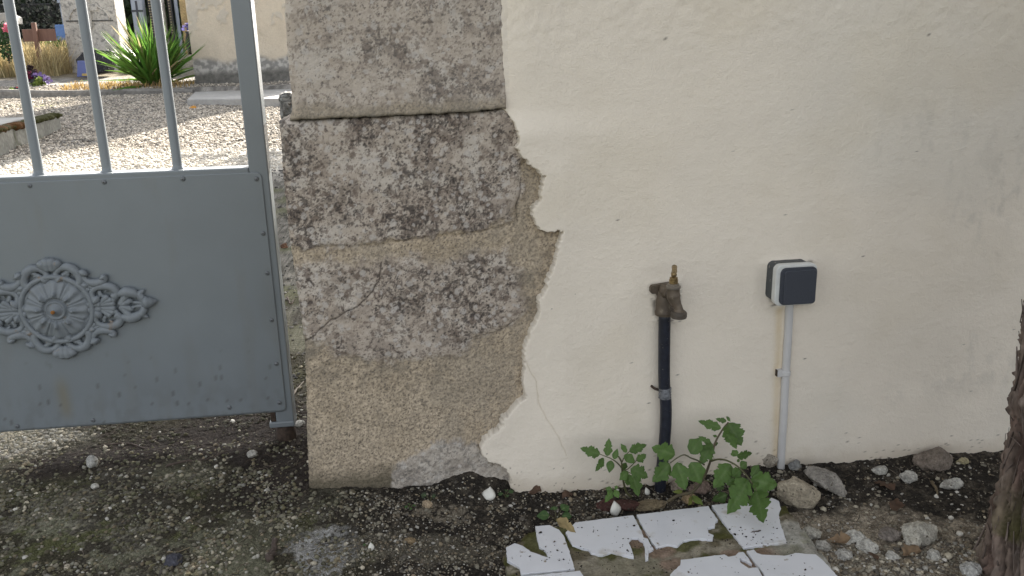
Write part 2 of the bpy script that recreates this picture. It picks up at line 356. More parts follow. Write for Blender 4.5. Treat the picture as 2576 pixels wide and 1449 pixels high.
def litter():
    mb_V=[]; mb_F=[]; mb_c=[]; k0=0
    n = 4200
    x = rng.uniform(-1.15,1.45,n); y = rng.uniform(-.6,.5,n)
    d = .16+1.1*np.exp(-((y-.19)/.10)**2)*(x<-.25)+.8*np.exp(-np.hypot((x+.3)/.12,(y)/.2)**2)+.75*ss(.75,.95,x)*ss(-.38,-.25,y)
    kp = (rng.random(n)<d)&((sdf(x,y,tile_poly)>.0)|(rng.random(n)<.0))&~((y>-.012)&(x>-.245)); x,y=x[kp],y[kp]; n=len(x)
    a = rng.uniform(0,math.pi*2,n); L = rng.uniform(.008,.032,n); r = rng.uniform(.0004,.0009,n); bend = rng.normal(0,.35,n)
    z = g_z(x,y)+.0015+rng.uniform(0,.004,n)
    pts=[]
    for t in (-1,0,1):
        ang = a+bend*t
        px = x+np.cos(ang)*L*t*.5; py = y+np.sin(ang)*L*t*.5
        pts.append(np.stack([px,py,np.maximum(z+(.002*(1-abs(t))), g_z(px,py)+.0008)],1))
    V=np.zeros((n,9,3)); nx,ny=-np.sin(a),np.cos(a)
    for i,p in enumerate(pts):
        rr=r*(1 if i==1 else .6)
        for j,(u,v) in enumerate(((-1,0),(1,0),(0,1.3))):
            V[:,i*3+j]=p+np.stack([nx*rr*u,ny*rr*u,rr*v],1)
    f=[]
    for i in (0,1):
        for j in range(3): f.append((i*3+j,i*3+(j+1)%3,(i+1)*3+(j+1)%3,(i+1)*3+j))
    F=(np.array(f)[None]+(np.arange(n)*9)[:,None,None]).reshape(-1,4)
    base=np.array([(.06,.045,.035),(.10,.075,.055),(.035,.027,.022),(.17,.14,.11)])[rng.choice(4,n,p=(.4,.25,.25,.1))]
    o=mesh('plant_litter',V.reshape(-1,3),F,m_peb,smooth=False,col=np.repeat(base,9,0))
    tag(o,'dry brown needles and bits of stalk lying on the dark soil','litter',kind='stuff')
litter()
def crumbs():
    n=7000
    x=rng.uniform(.1,.95,n); y=rng.uniform(-.62,-.18,n); d=sdf(x,y,tile_poly)
    cl=fbm(x,y,22,3,131)
    kp=(d<-.006)&(rng.random(n)<ss(.45,.72,cl)*.38+.02); x,y=x[kp],y[kp]; n=len(x)
    s=np.exp(rng.normal(math.log(.0011),.4,n)); c=np.array([(.02,.017,.014),(.05,.04,.03),(.12,.1,.08)])[rng.choice(3,n,p=(.6,.3,.1))]
    o=scatter('soil_crumbs',np.stack([x,y,np.full(n,TILE_Z+.0004)],1),s,c,1,sunk=.25,material=m_peb,jag=.3)
    tag(o,'dark crumbs of soil scattered over the white tiles','soil',kind='stuff')
TILE_Z=-.035
crumbs()
def yard_gravel():
    n=95000
    t=rng.random(n); y=np.where(np.arange(n)<7000,.6+3.6*t,4.0+8.6*t**.9); xl=-.365*(y+1.6)-1.2; xl=np.maximum(xl,-6.2); xr=-.125*(y+1.6)+.25
    x=xl+(xr-xl)*rng.random(n)
    nn=fbm(x,y,2.2,3,101); kp=(rng.random(n)<.35+.8*ss(.4,.65,nn))&~((y>11.38)&(y<11.66))
    x,y=x[kp],y[kp]; n=len(x)
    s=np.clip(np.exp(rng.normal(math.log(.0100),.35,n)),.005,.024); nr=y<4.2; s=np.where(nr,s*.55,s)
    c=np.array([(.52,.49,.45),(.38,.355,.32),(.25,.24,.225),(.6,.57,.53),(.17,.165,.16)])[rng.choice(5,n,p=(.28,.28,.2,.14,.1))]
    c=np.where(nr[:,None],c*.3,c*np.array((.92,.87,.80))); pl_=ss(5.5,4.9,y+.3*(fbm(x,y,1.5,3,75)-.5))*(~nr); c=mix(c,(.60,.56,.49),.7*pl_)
    o=scatter('yard_gravel',np.stack([x,y,g_z(x,y)],1),s,c,1,sunk=.3)
    tag(o,'pale crushed gravel covering the sunlit yard beyond the gate','gravel',kind='stuff')
yard_gravel()

# ---------------------------------------------------------------- wall and pillar
edge = [(0.1962,1.03),(0.1962,0.9495),(0.1961,0.8894),(0.1975,0.828),(0.1969,0.7717),(0.1958,0.7594),(0.2023,0.7482),(0.2088,0.7332),(0.2113,0.7109),(0.2124,0.6944),(0.2091,0.6818),(0.2172,0.6679),(0.23,0.656),(0.2398,0.6442),(0.2498,0.6392),(0.2551,0.6306),(0.2605,0.6303),(0.2579,0.6081),(0.2529,0.5866),(0.2425,0.5738),(0.2353,0.5655),(0.2367,0.5537),(0.2435,0.5376),(0.252,0.5237),(0.2653,0.5174),(0.2828,0.5189),(0.2947,0.5199),(0.289,0.5018),(0.2848,0.4859),(0.2814,0.4642),(0.2715,0.437),(0.2599,0.4064),(0.2475,0.3873),(0.2438,0.3599),(0.2311,0.3245),(0.2233,0.3003),(0.2146,0.2769),(0.2124,0.2477),(0.2117,0.2146),(0.2129,0.1933),(0.2126,0.1765),(0.1965,0.1609),(0.1803,0.147),(0.1659,0.1338),(0.1637,0.1169),(0.1475,0.1029),(0.127,0.0892),(0.1181,0.0726),(0.1218,0.0568),(0.1371,0.0379),(0.1571,0.0296),(0.1712,0.02),(0.1768,0.0055),(0.1823,-0.0129),(0.1851,-0.0358),(0.186,-0.1078),(0.1833,-0.2258)]
edge = [(edge[0][0], 3.0)]+edge+[(edge[-1][0], -.3)]
edge_poly = edge+[(6,-.3),(6,3.0)]
hair = [(0.2138,0.2735),(0.2206,0.2471),(0.239,0.2107),(0.2424,0.1662),(0.2628,0.1195),(0.2836,0.0813),(0.3004,0.0382)]
stain = [(0.7534,0.3284),(0.7581,0.2171),(0.7614,0.1252),(0.7695,-0.0277)]
def wall_build():
    wx = lines((.10,.335,.0016),(.335,1.45,.0055),(1.45,4.2,.25)); wz = lines((-.2,-.12,.02),(-.12,1.02,.0042),(1.02,2.4,.12))
    wz = np.unique(np.concatenate([wz, np.arange(-.1,.78,.0021)]))
    x, z = np.meshgrid(wx, wz, indexing='ij'); x = x.ravel(); z = z.ravel()
    xj = x+.009*(fbm(x,z,170,4,201,.7)-.5)+.009*(fbm(x,z,45,2,203)-.5); zj = z+.010*(fbm(x,z,150,4,205,.7)-.5)
    low = ss(.76,.70,z)
    xj = x+(xj-x)*(.3+.7*low); zj = z+(zj-z)*low
    d = np.full(x.shape, .5); nr = x < .40
    d[nr] = -sdf(xj[nr], zj[nr], edge_poly)+.010*(1-low[nr])          # > 0 on the plaster
    thick = .013+.009*low*np.exp(-np.maximum(x-.30,0)/.10)-.012*(1-low)*np.exp(-np.maximum(x-.20,0)/.025)
    bulge = .004*np.exp(-(np.maximum(d,0)/.05)**1.3)*low*(.4+1.2*fbm(x,z,12,2,202))
    waves = .006*(fbm(x,z,3.2,3,207)-.5)+.0022*(fbm(x,z,13,3,209)-.5)+.0007*(fbm(x,z,60,2,213)-.5)
    rough = ss(.80,.92,z+.06*(fbm(x,z,4,2,211)-.5))
    waves = waves+rough*(.0034*(fbm(x,z,75,3,213)-.5))
    k = ss(-.0022,.0022,d)
    roundoff = .003*np.exp(-np.maximum(d,0)/.002)*low
    y = -(thick*k-(1-k)*.03)-waves*k+roundoff*k-bulge*k
    # recess where the loose render has fallen beside the crack
    y = np.where(z > .76, y, y)
    cr_ = dist_poly(x+.004*(fbm(x,z,60,2,215)-.5),z,hair)
    col = np.broadcast_to(np.array((.77,.695,.59)), (len(x),3)).copy()
    col = mix(col, (.67,.63,.555), .5*ss(.35,.65,fbm(x,z,2.6,4,217))*ss(.55,1.0,x))
    grime = ss(.50,.75,fbm(x*1.7,z*.8,22,5,219,.65))*ss(.42,.66,fbm(x,z,4,3,218))*ss(.80,1.0,x)*ss(.05,.2,z)*ss(.85,.6,z)
    col = mix(col, (.45,.42,.37), .38*grime)
    col = mix(col, (.68,.60,.47), .30*ss(.45,.75,fbm(x,z,5,4,220)))
    foot = ss(.045,.0,z-np.interp(x,prof_x,prof_z)+.03*(fbm(x,z,30,3,221)-.5))
    col = mix(col, (.50,.42,.32), .45*foot)
    w1,w2 = worley(x,z,110,223); spl = (w1 < .17)*(w2 < .42*ss(.09,.0,z-np.interp(x,prof_x,prof_z)))*(fbm(x,z,20,2,225)>.45)
    col = mix(col, (.13,.10,.075), .6*spl)
    w1,w2 = worley(x,z,17,227); sp2 = (w1 < .01+.09*w2)&(w2 < .16); col = mix(col, (.10,.09,.075), .8*sp2)
    st = np.exp(-(dist_poly(x,z,stain)/.0085)**2); col = mix(col, (.64,.51,.32), 0.75*st*(.5+.7*fbm(x,z,40,3,231)))
    col = mix(col, (.45,.36,.24), .5*np.exp(-(cr_/.0011)**2)); y = y+.001*np.exp(-(cr_/.0012)**2)
    ed = ss(.004,.0,d)*low; col = mix(col, (.55,.50,.42), .6*ed)
    # dirt ringed round the fittings let into the wall
    bx = [(0.7313,0.4285),(0.8132,0.4281),(0.8199,0.3417),(0.7368,0.3425)]; tx = [(0.4768,0.3993),(0.5336,0.3993),(0.536,0.3207),(0.4894,0.3237)]
    for pl in (bx, tx):
        dd = np.abs(sdf(x,z,pl)); ring = np.exp(-(dd/.0045)**2)*(fbm(x,z,90,3,233)>.45); col = mix(col, (.10,.085,.07), .75*ring)
        y = y-.004*np.exp(-(sdf(x,z,pl)/.012)**2)*(.4+fbm(x,z,70,2,235))
    root = thing('rendered_wall', 'cream rendered garden wall with tap and switch box, broken edge at the left', 'wall', (.7,0,0))
    mesh('render_coat', np.stack([x,y,z],1), grid_faces(len(wx),len(wz)), m_plaster, root, col=col)
    b = MB(); b.add(*box(.21,4.2,.035,.30,-.3,2.38)); mesh('masonry_core', b.V[0], b.F, m_conc, root, smooth=False)
    b = MB(); b.add(*box(.23,4.25,-.05,.34,2.38,2.44)); bevel(b.build('coping', m_conc, root), .01)
wall_build()

crA = [(-0.2174,0.3189),(-0.1888,0.3392),(-0.1639,0.3622),(-0.1322,0.3765),(-0.1083,0.3872),(-0.0796,0.4138),(-0.0627,0.437),(-0.058,0.4726)]
crB = [(0.0743,0.4732),(0.0818,0.4664),(0.0885,0.4403),(0.0956,0.4236),(0.0829,0.3998),(0.1068,0.4066),(0.143,0.4249)]
crC = [(0.1142,0.3938),(0.1208,0.3561),(0.1399,0.3297),(0.1637,0.3197),(0.1735,0.3224)]
crD = [(0.0826,0.2998),(0.1231,0.3089),(0.1718,0.3191),(0.2046,0.3423)]
crE = [(0.2189,0.6382),(0.2165,0.5999),(0.2081,0.5692),(0.2105,0.5376)]
band_lo = [(-0.251,0.4819),(-0.2272,0.4821),(-0.1765,0.4832),(-0.1164,0.4838),(-0.0555,0.4883),(0.0208,0.4858),(0.0339,0.4715),(0.074,0.4669),(0.082,0.4728),(0.0979,0.4799),(0.1841,0.4817),(0.2226,0.4325),(0.2252,0.3578),(0.1959,0.3158),(0.1227,0.297),(0.106,0.2811),(0.0089,0.2608),(-0.031,0.2586),(-0.0931,0.2741),(-0.1549,0.2828),(-0.1666,0.3104),(-0.2165,0.3288),(-0.2664,0.324)]
band_up = [(-0.2283,0.7863),(-0.2557,0.5086),(-0.2267,0.5039),(-0.1743,0.5089),(-0.0619,0.506),(0.034,0.5174),(0.0994,0.518),(0.1697,0.5278),(0.2058,0.5379),(0.2097,0.5691),(0.2167,0.6076),(0.2152,0.646),(0.2347,0.6604),(0.2368,0.772)]
rubble = [(-0.0803,-0.0808),(-0.0753,-0.0017),(-0.0651,0.0296),(-0.0433,0.0505),(-0.0015,0.0649),(0.0403,0.0776),(0.0818,0.0786),(0.1188,0.068),(0.1389,0.0405),(0.1762,0.0149),(0.188,-0.0219),(0.1947,-0.1086)]
low_edge = [(-0.2261,0.7509),(-0.224,0.7293),(-0.2267,0.642),(-0.2273,0.5594),(-0.2243,0.4898),(-0.222,0.4345),(-0.2188,0.3699),(-0.2172,0.3206),(-0.2216,0.2455),(-0.2331,0.0721),(-0.2365,-0.002),(-0.2396,-0.0647)]
up_edge = [(-0.192,0.9955),(-0.1944,0.9561),(-0.1979,0.8687),(-0.1974,0.7924),(-0.1983,0.7677),(-0.2049,0.7501)]
joint = [(-0.2391,0.7477),(-0.2051,0.748),(-0.1538,0.7491),(-0.0819,0.7496),(-0.0091,0.7508),(0.0644,0.752),(0.1387,0.7532),(0.1957,0.7572),(0.2441,0.7586)]
def lichen(x, z, s, amt):
    """pinkish beige limestone under a crust of grey and brown lichen specks; amt 0..1 says how much crust"""
    base = mix((.42,.352,.288),(.51,.45,.385), fbm(x,z,26,4,s))
    wx_, wz_ = x+.005*(fbm(x,z,90,3,s+2)-.5), z+.005*(fbm(x,z,90,3,s+3)-.5)
    field = amt-.06+.8*(fbm(x,z,15,4,s+14,.6)-.5)*2
    base = mix(base, (.31,.26,.215), .7*ss(.46,.60, fbm(wx_,wz_,40,4,s+4,.62)+.14*(field-.5)))
    pale = ss(.56,.62, fbm(wx_,wz_,30,4,s+11,.6)); base = mix(base, (.56,.51,.45), .55*pale)
    g = ss(.535,.585, fbm(wx_,wz_,115,4,s+5,.70)+.18*(field-.5)); c = mix(base, (.21,.175,.145), .72*g)
    br = ss(.57,.62, fbm(wx_,wz_,85,4,s+15,.70)+.15*(field-.55)); c = mix(c, (.14,.105,.085), .66*br)
    dk = ss(.585,.625, fbm(wx_,wz_,150,4,s+6,.70)+.20*(field-.55)); c = mix(c, (.065,.056,.052), .72*dk)
    d1, i1 = worley(wx_,wz_,150,s+7); sp = (d1 < .30)&(i1 < .42*np.clip(field,0,1)); c = mix(c, (.055,.048,.045), .75*sp)
    d2, i2 = worley(wx_,wz_,110,s+9); ro = (d2 < .45)&(i2 > .88); c = mix(c, (.52,.48,.44), .65*ro)
    d4, i4 = worley(wx_,wz_,48,s+12); ro = ss(.34,.26,d4)*(i4 > .90); c = mix(c, (.50,.46,.42), .7*ro)
    d3, i3 = worley(x,z,300,s+10); c = mix(c, (.05,.044,.04), .65*((d3 < .34)&(i3 < .10+.25*np.clip(field,0,1))))
    return c
def ochre(x, z, s):
    c = mix((.40,.325,.235),(.53,.44,.33), fbm(x,z,18,4,s)); n = fbm(x,z,260,2,s+1)
    c = c*(.72+.56*n)[...,None]
    st = fbm(x*1.0,z*.22,150,3,s+2); c = c*(.86+.28*st)[...,None]
    d, i = worley(x,z,170,s+3); c = mix(c, (.07,.06,.05), .7*((d<.26)&(i<.30)))
    d, i = worley(x,z,320,s+5); c = mix(c, (.06,.05,.045), .6*((d<.34)&(i<.22)))
    c = mix(c, (.30,.26,.205), .40*ss(.45,.62,fbm(x*1.6,z*.8,11,5,s+4,.6)))
    return mix(c, (.15,.13,.105), .5*ss(.56,.61,fbm(x,z,330,3,s+6,.7)))
def pillar_build():
    root = thing('gate_pillar', 'weathered limestone gate pillar crusted with dark lichen, cracked and crumbling', 'pillar', (0,0,0))
    # plinth
    px_ = lines((-.30,.345,.0017)); pz_ = lines((-.12,.775,.0017))
    x, z = np.meshgrid(px_, pz_, indexing='ij'); x=x.ravel(); z=z.ravel()
    xl = np.interp(z, [p[1] for p in low_edge][::-1], [p[0] for p in low_edge][::-1])+.0025*(fbm(z*0+3,z,60,3,301)-.5)+.002*(fbm(z*0+3,z,250,2,302)-.5)
    zt = np.interp(x, [p[0] for p in joint], [p[1] for p in joint])-.0012+.004*(fbm(x,x*0+1,60,3,303)-.5)
    u = (x-px_[0])/(px_[-1]-px_[0]); 
    v = (z-pz_[0])/(pz_[-1]-pz_[0])
    X_ = np.maximum(x, xl); Z_ = np.minimum(z, zt)
    s1 = -sdf(x,z,band_up); s2 = -sdf(x,z,band_lo); wob = .026*(fbm(x,z,22,6,305,.66)-.5)*2
    A = ss(-.004,.010,s1+wob); B = ss(-.008,.018,s2+wob); rub = ss(-.003,.006,-sdf(x,z,rubble)+wob)
    stn = np.clip(A+B,0,1)*(1-rub)
    amt = .45+.75*(fbm(x,z,7,3,307)-.5)+.16*A-.30*ss(.12,.2,x)*B
    cl = lichen(x,z,310,np.clip(amt,0,1)); co = ochre(x,z,330)
    co = mix(co, (.15,.135,.11), .6*ss(.3,.7,fbm(x,z,40,4,335))*ss(.05,.11,z*0+.1)*np.exp(-((z-np.interp(x,[-.24,0,.2],[.30,.27,.40]))/.05)**2))
    co = mix(co, (.085,.075,.05), .75*ss(.06,.0,z+.03*(fbm(x,z,50,3,336)-.5)))
    edg = ss(.045,.0,np.abs(x-np.interp(z,[-.1,.2,.4,.55],[.19,.23,.28,.26])))*ss(.15,.25,z)*ss(.6,.5,z)
    co = mix(co, (.17,.14,.105), .5*edg*ss(.4,.6,fbm(x,z,70,3,338)))
    cr_ = lichen(x,z,350,.30+.8*(fbm(x,z,14,3,351)-.5)); cr_ = mix(cr_, (.48,.45,.40), .35)
    c = mix(mix(co, cl, stn), cr_, rub)
    h = .0022*(fbm(x,z,22,4,360)-.5)*2+.0014*(fbm(x,z,90,3,361)-.5)*2+.0006*(vn(x*420,z*420,362)-.5)*2
    h = h+stn*.004+.002*(lum(cl)<.1)*stn*0+rub*(.012*fbm(x,z,26,3,363)-.002)+.003*(1-stn)*(vn(x*260,z*260,366)-.5)*.5
    h = h-.006*np.exp(-(np.abs(s1)/.004)**2)*ss(.0,.05,x+.2)*.5
    for cp, wdt in ((crA,.0014),(crB,.0006),(crC,.0008),(crD,.0007),(crE,.0011)):
        dd = dist_poly(x+.005*(fbm(x,z,70,3,364)-.5),z+.005*(fbm(x,z,70,3,365)-.5),cp); g = np.exp(-(dd/wdt)**2)
        g = g*ss(.36,.52,fbm(x,z,32,3,367)) if wdt < .0013 else g; h = h-.003*g; c = mix(c, (.05,.042,.036), .75*g)
    # rounded arrises
    de = np.maximum(X_-xl,0); dt = np.maximum(zt-Z_,0)
    h = h-.010*np.exp(-de/.006)-.010*np.exp(-dt/.006)
    yv = -h; yv = np.where((x < xl)|(z > zt), yv+.002, yv)
    # fold the cells beyond the outline back as the sides of the stone
    yv = np.where(x < xl-.0017, np.minimum(.34,(xl-x)*6.0), yv); yv = np.where(z > zt+.0017, np.maximum(yv,np.minimum(.33,(z-zt)*18)), yv)
    mesh('plinth', np.stack([X_,yv,Z_],1), grid_faces(len(px_),len(pz_)), m_stone, root, col=c)
    # upper block
    px_ = lines((-.26,.200,.0017)); pz_ = lines((.735,1.02,.0017),(1.02,2.3,.05))
    x, z = np.meshgrid(px_, pz_, indexing='ij'); x=x.ravel(); z=z.ravel()
    xl = np.interp(z, [p[1] for p in up_edge][::-1], [p[0] for p in up_edge][::-1])+.003*(fbm(z*0+9,z,60,3,401)-.5)
    xr = .1925+.003*(fbm(z*0+5,z,40,3,403)-.5)
    zb = np.interp(x, [p[0] for p in joint], [p[1] for p in joint])+.0002+.004*(fbm(x,x*0+4,60,3,404)-.5)
    X_ = np.minimum(np.maximum(x, xl), xr); Z_ = np.maximum(z, zb)
    am = .38+.9*(fbm(x,z,6,3,407)-.5)-.42*ss(-.06,-.12,x+.03*(fbm(x,z,25,3,408)-.5))+.15*ss(.9,.78,z)
    c = lichen(x,z,410,np.clip(am,0,1)); c = mix(c, np.array((.50,.455,.40)), .15)
    fl = np.exp(-np.maximum(z-zb,0)/.028); c = mix(c, mix(ochre(x,z,430),(.16,.15,.12),.35*np.ones(len(x))), .8*ss(.25,.6,fl+.3*(fbm(x,z,35,3,431)-.5)))
    c = mix(c, (.05,.055,.045), .7*np.exp(-np.maximum(Z_-zb,0)/.003))
    h = .0022*(fbm(x,z,18,4,440)-.5)*2+.0012*(fbm(x,z,90,3,441)-.5)*2+.0006*(vn(x*420,z*420,442)-.5)*2
    h = h+.011*np.exp(-np.maximum(Z_-zb,0)/.022)-.010*np.exp(-np.maximum(X_-xl,0)/.005)-.004*np.exp(-np.maximum(xr-X_,0)/.004)
    h = h-.006*np.exp(-np.maximum(Z_-zb,0)/.0025)
    yv = -.003-h; yv = np.where(x < xl-.0017, np.minimum(.32,.01+(xl-x)*6), yv); yv = np.where(x > xr+.0017, .012+(x-xr)*4, yv); yv = np.where(z < zb-.0017, np.maximum(yv,.02), yv)
    mesh('upper_block', np.stack([X_,yv,Z_],1), grid_faces(len(px_),len(pz_)), m_stone, root, col=c)
    b = MB(); b.add(*box(-.175,.24,.05,.33,-.2,2.3)); mesh('core', b.V[0], b.F, m_conc, root, smooth=False)
    b = MB(); b.add(*box(-.27,.26,-.04,.36,2.3,2.42)); bevel(b.build('capstone', m_conc, root), .015)
    # rough stone bonded in at the back of the pillar
    V,F = ico(5); q = V.copy(); q = np.sign(q)*np.abs(q)**.45; q = q*np.array((.020,.05,.034))
    q *= (1+.22*(fbm(V[:,0]*3+V[:,1],V[:,2]*9,2,4,451)-.5))[:,None]
    ctr = np.array([(-0.246,0.36,0.7496)][0]); mesh('rear_stone', q+ctr, F, m_rock, root, col=mix((.12,.12,.115),(.42,.41,.40),ss(.4,.65,fbm(V[:,0]*2+V[:,1],V[:,2]*8,3,4,452))))
def lum(c): return c.mean(-1)
pillar_build()

# ---------------------------------------------------------------- gate
GY = .25
def gate_build():
    root = thing('metal_gate', 'grey painted metal gate leaf with round bars and a cast rosette on its panel', 'gate', (-.79,GY,0))
    paint = (.185,.207,.222)
    x0, x1 = -1.30, -.302; zt, zb = .632, .078
    # panel: one sheet, screwed to the frame
    gx_ = lines((-1.30,-1.06,.02),(-1.06,x1,.006)); gz_ = lines((zb,zt-.006,.006))
    x, z = np.meshgrid(gx_, gz_, indexing='ij'); x=x.ravel(); z=z.ravel()
    cxr = np.clip(x, x0+.012, x1-.012); czr = np.clip(z, zb+.012, zt-.018); dx, dz = x-cxr, z-czr; dl = np.hypot(dx,dz)
    k = np.where(dl > 0, np.maximum(np.abs(dx),np.abs(dz))/np.maximum(dl,1e-9), 1); X_, Z_ = cxr+dx*k, czr+dz*k
    yv = GY-.0225-.0022*(fbm(x,z,2.5,2,501)-.5)
    c = np.broadcast_to(np.array(paint),(len(x),3)).copy()
    c = mix(c, (.20,.175,.115), .6*np.exp(-((x+.775+.012*(z-.2))/.013)**2)*ss(.215,.16,z)*ss(.08,.13,z))
    low = ss(.20,.09,z); c = mix(c, (.09,.085,.08), .18*low*ss(.45,.66,fbm(x*2.5,z,40,3,503)))
    w1,w2 = worley(x,z*.6,48,505); sp = (w1<.15)&(w2<.22); c = mix(c, (.07,.065,.06), .55*sp*ss(.30,.12,z))
    c = mix(c, (.17,.17,.16), .2*ss(.55,.75,fbm(x*3,z*.6,10,4,507)))
    pn = mesh('panel', np.stack([X_,yv,Z_],1), grid_faces(len(gx_),len(gz_)), m_gate, root, col=c)
    so_ = pn.modifiers.new('thick','SOLIDIFY'); so_.thickness = .002; so_.offset = -1
    def tubebox(n, b_, m_=m_gate, bw=.003):
        q = MB(); q.add(*b_, paint); return bevel(q.build(n, m_, root, col=True), bw, 3)
    tubebox('end_post', box(x1-.026,x1+.014,GY-.020,GY+.025,.046,2.0))
    tubebox('hinge_post', box(-1.32,-1.275,GY-.020,GY+.025,.046,2.0))
    tubebox('middle_rail', box(-1.275,x1-.026,GY-.0215,GY+.0255,.592,.6365))
    tubebox('bottom_rail', box(-1.275,x1-.026,GY-.018,GY+.022,.098,.138))
    tubebox('top_rail', box(-1.275,x1-.026,GY-.018,GY+.022,1.90,1.94))
    foot = tubebox('foot', box(x1-.042,x1+.0145,GY-.0215,GY+.0265,.038,.052))
    q = MB(); q.add(*lathe([(.020,-.03),(.024,.0),(.022,.02),(.016,.036)], (x1-.01,GY,.004))); q.build('pivot_stub', m_rust, root, smooth=True)
    rp = MB(); rp.add(*box(x1-.038,x1-.0262,GY-.0195,GY+.02,.0525,.097)); bevel(rp.build('rusty_bracket', m_rust, root), .002)
    # bars
    bars = [(-0.7517,0.8121),(-0.6175,0.8082),(-0.4754,0.808)]
    sp_ = bars[1][0]-bars[0][0]
    for bxp in [bars[0][0]-k*sp_ for k in (3,2,1)]+[b[0] for b in bars]:
        q = MB(); P = np.array([(bxp,GY,z) for z in (.630,.6375,.6405,.6465,1.2,1.90)])
        q.add(*tube(P, [.0150,.0135,.0108,.0098,.0098,.0098], 18, cap=False), paint); q.build('bar', m_gate, root, smooth=True, col=True)
    # screws
    scr = [(-0.7648,0.2275,0.6176),(-0.6195,0.2275,0.6187),(-0.4626,0.2275,0.6185),(-0.3137,0.2275,0.6122),(-0.3118,0.2275,0.4946),(-0.3124,0.2275,0.4061),(-0.3138,0.2275,0.2986),(-0.3137,0.2275,0.1952),(-0.3159,0.2275,0.1005),(-0.8818,0.2275,0.0897),(-0.7222,0.2275,0.0908),(-0.427,0.2275,0.0976)]
    for p in scr:
        q = MB(); q.add(*lathe([(.0052,0),(.0050,-.0012),(.0036,-.0026),(.0014,-.0032)], (min(p[0],x1-.008),p[1]-.0002,max(p[2],zb+.008)), 'y', 14), (.13,.14,.15))
        q.add(*lathe([(.0016,-.0008),(.0012,-.0036)], (min(p[0],x1-.008),p[1],max(p[2],zb+.008)), 'y', 6), (.02,.02,.02)); q.build('screw', m_gate, root, smooth=False, col=True)
    # cast ornament
    yp = GY-.0235
    cx, cz = [(-0.752,0.3541)][0]
    K = .00025
    quad = [
     ([(-0.7356,0.4181),(-0.7423,0.4231),(-0.7417,0.4332),(-0.7316,0.4428),(-0.7173,0.4446),(-0.7058,0.4388),(-0.6984,0.4265),(-0.6966,0.4127),(-0.7052,0.403)], [42,30,24,28,36,38,34,34,34]),
     ([(-0.6863,0.4318),(-0.6898,0.4234),(-0.6833,0.4128),(-0.67,0.4069),(-0.6556,0.4086),(-0.6481,0.4142),(-0.65,0.4194)], [48,24,28,38,36,32,40]),
     ([(-0.6879,0.4054),(-0.6892,0.3969),(-0.681,0.3921)], [38,26,22]),
     ([(-0.6687,0.3688),(-0.6767,0.3754),(-0.6769,0.3875),(-0.6669,0.3964),(-0.6491,0.3993),(-0.634,0.3944),(-0.627,0.3827),(-0.6342,0.3736)], [50,28,24,28,36,38,34,36]),
     ([(-0.6267,0.3793),(-0.607,0.3833),(-0.5946,0.3808),(-0.584,0.3766),(-0.5712,0.3854)], [26,48,44,34,10]),
     ([(-0.6077,0.3781),(-0.6158,0.3664),(-0.622,0.3563)], [36,30,30]),
     ([(-0.584,0.3766),(-0.5772,0.3675),(-0.5766,0.3605)], [34,32,28]),
     ([(-0.622,0.3563),(-0.6036,0.3622),(-0.596,0.3591),(-0.577,0.3574)], [30,30,12,24]),
     ([(-0.6665,0.3574),(-0.6552,0.3689),(-0.6471,0.3753)], [18,26,30]),
     ([(-0.6649,0.3573),(-0.6494,0.365),(-0.6395,0.3679)], [18,26,30]),
     ([(-0.6649,0.3573),(-0.6488,0.3589),(-0.6359,0.3596)], [20,26,30]),
     ([(-0.6882,0.3605),(-0.6756,0.3597),(-0.6646,0.359)], [34,24,30]),
     ([(-0.7474,0.4412),(-0.7378,0.4525),(-0.7354,0.4574)], [30,44,40]),
     ([(-0.7477,0.4395),(-0.747,0.453),(-0.7468,0.4614)], [34,46,44]),
     ([(-0.7199,0.409),(-0.712,0.3999),(-0.7009,0.3907),(-0.6921,0.3763)], [20,20,20,20]),
     ([(-0.7058,0.4388),(-0.7157,0.4351),(-0.7229,0.4296),(-0.7196,0.4209)], [24,20,18,10]),
     ([(-0.634,0.3944),(-0.6438,0.3924),(-0.6511,0.3859)], [24,18,8]),
     ([(-0.7005,0.4232),(-0.6946,0.4109),(-0.6848,0.4026),(-0.673,0.3976)], [20,24,24,20]),
     ([(-0.6793,0.3669),(-0.6858,0.3759),(-0.689,0.3857)], [22,24,18]),
     ([(-0.6327,0.3709),(-0.64,0.3644),(-0.6453,0.3717)], [24,24,16]),
     ([(-0.7268,0.4145),(-0.7301,0.4232),(-0.7244,0.4297),(-0.7169,0.4276)], [16,22,20,14]),
     ([(-0.6618,0.3883),(-0.66,0.3796),(-0.6526,0.3756)], [16,20,14]),
    ]
    tip = ([(-0.5786,0.3575),(-0.5689,0.3579),(-0.5592,0.3583),(-0.5478,0.359)], [22,58,40,6])
    orn = None; q = MB()
    def addp(pts, rr, mx, mz):
        P = catmull([(cx+mx*(a-cx), yp-.0035, cz+mz*(b-cz)) for a,b in pts], 5)
        r_ = np.interp(np.linspace(0,1,len(P)), np.linspace(0,1,len(rr)), rr)*K
        P[:,1] -= r_*.30
        q.add(*tube(P, r_, 10, .85))
    for mx in (1,-1):
        for mz in (1,-1):
            for pts, rr in quad: addp(pts, rr, mx, mz)
        addp(*tip, mx, 1)
    orn = q.build('ornament', m_iron, root, smooth=True)
    # rim and rosette
    q = MB(); Rr = .0715
    a = np.linspace(0,2*math.pi,73); P = np.stack([cx+Rr*np.cos(a), np.full(73,yp-.008), cz+Rr*np.sin(a)],1); q.add(*tube(P,.0058,10,cap=False)); q.build('rim', m_iron, orn, smooth=True)
    nr, na = 44, 160; rr = np.linspace(.0005,Rr,nr); aa = np.linspace(0,2*math.pi,na,endpoint=False)
    RR, AA = np.meshgrid(rr, aa, indexing='ij'); u = RR/Rr
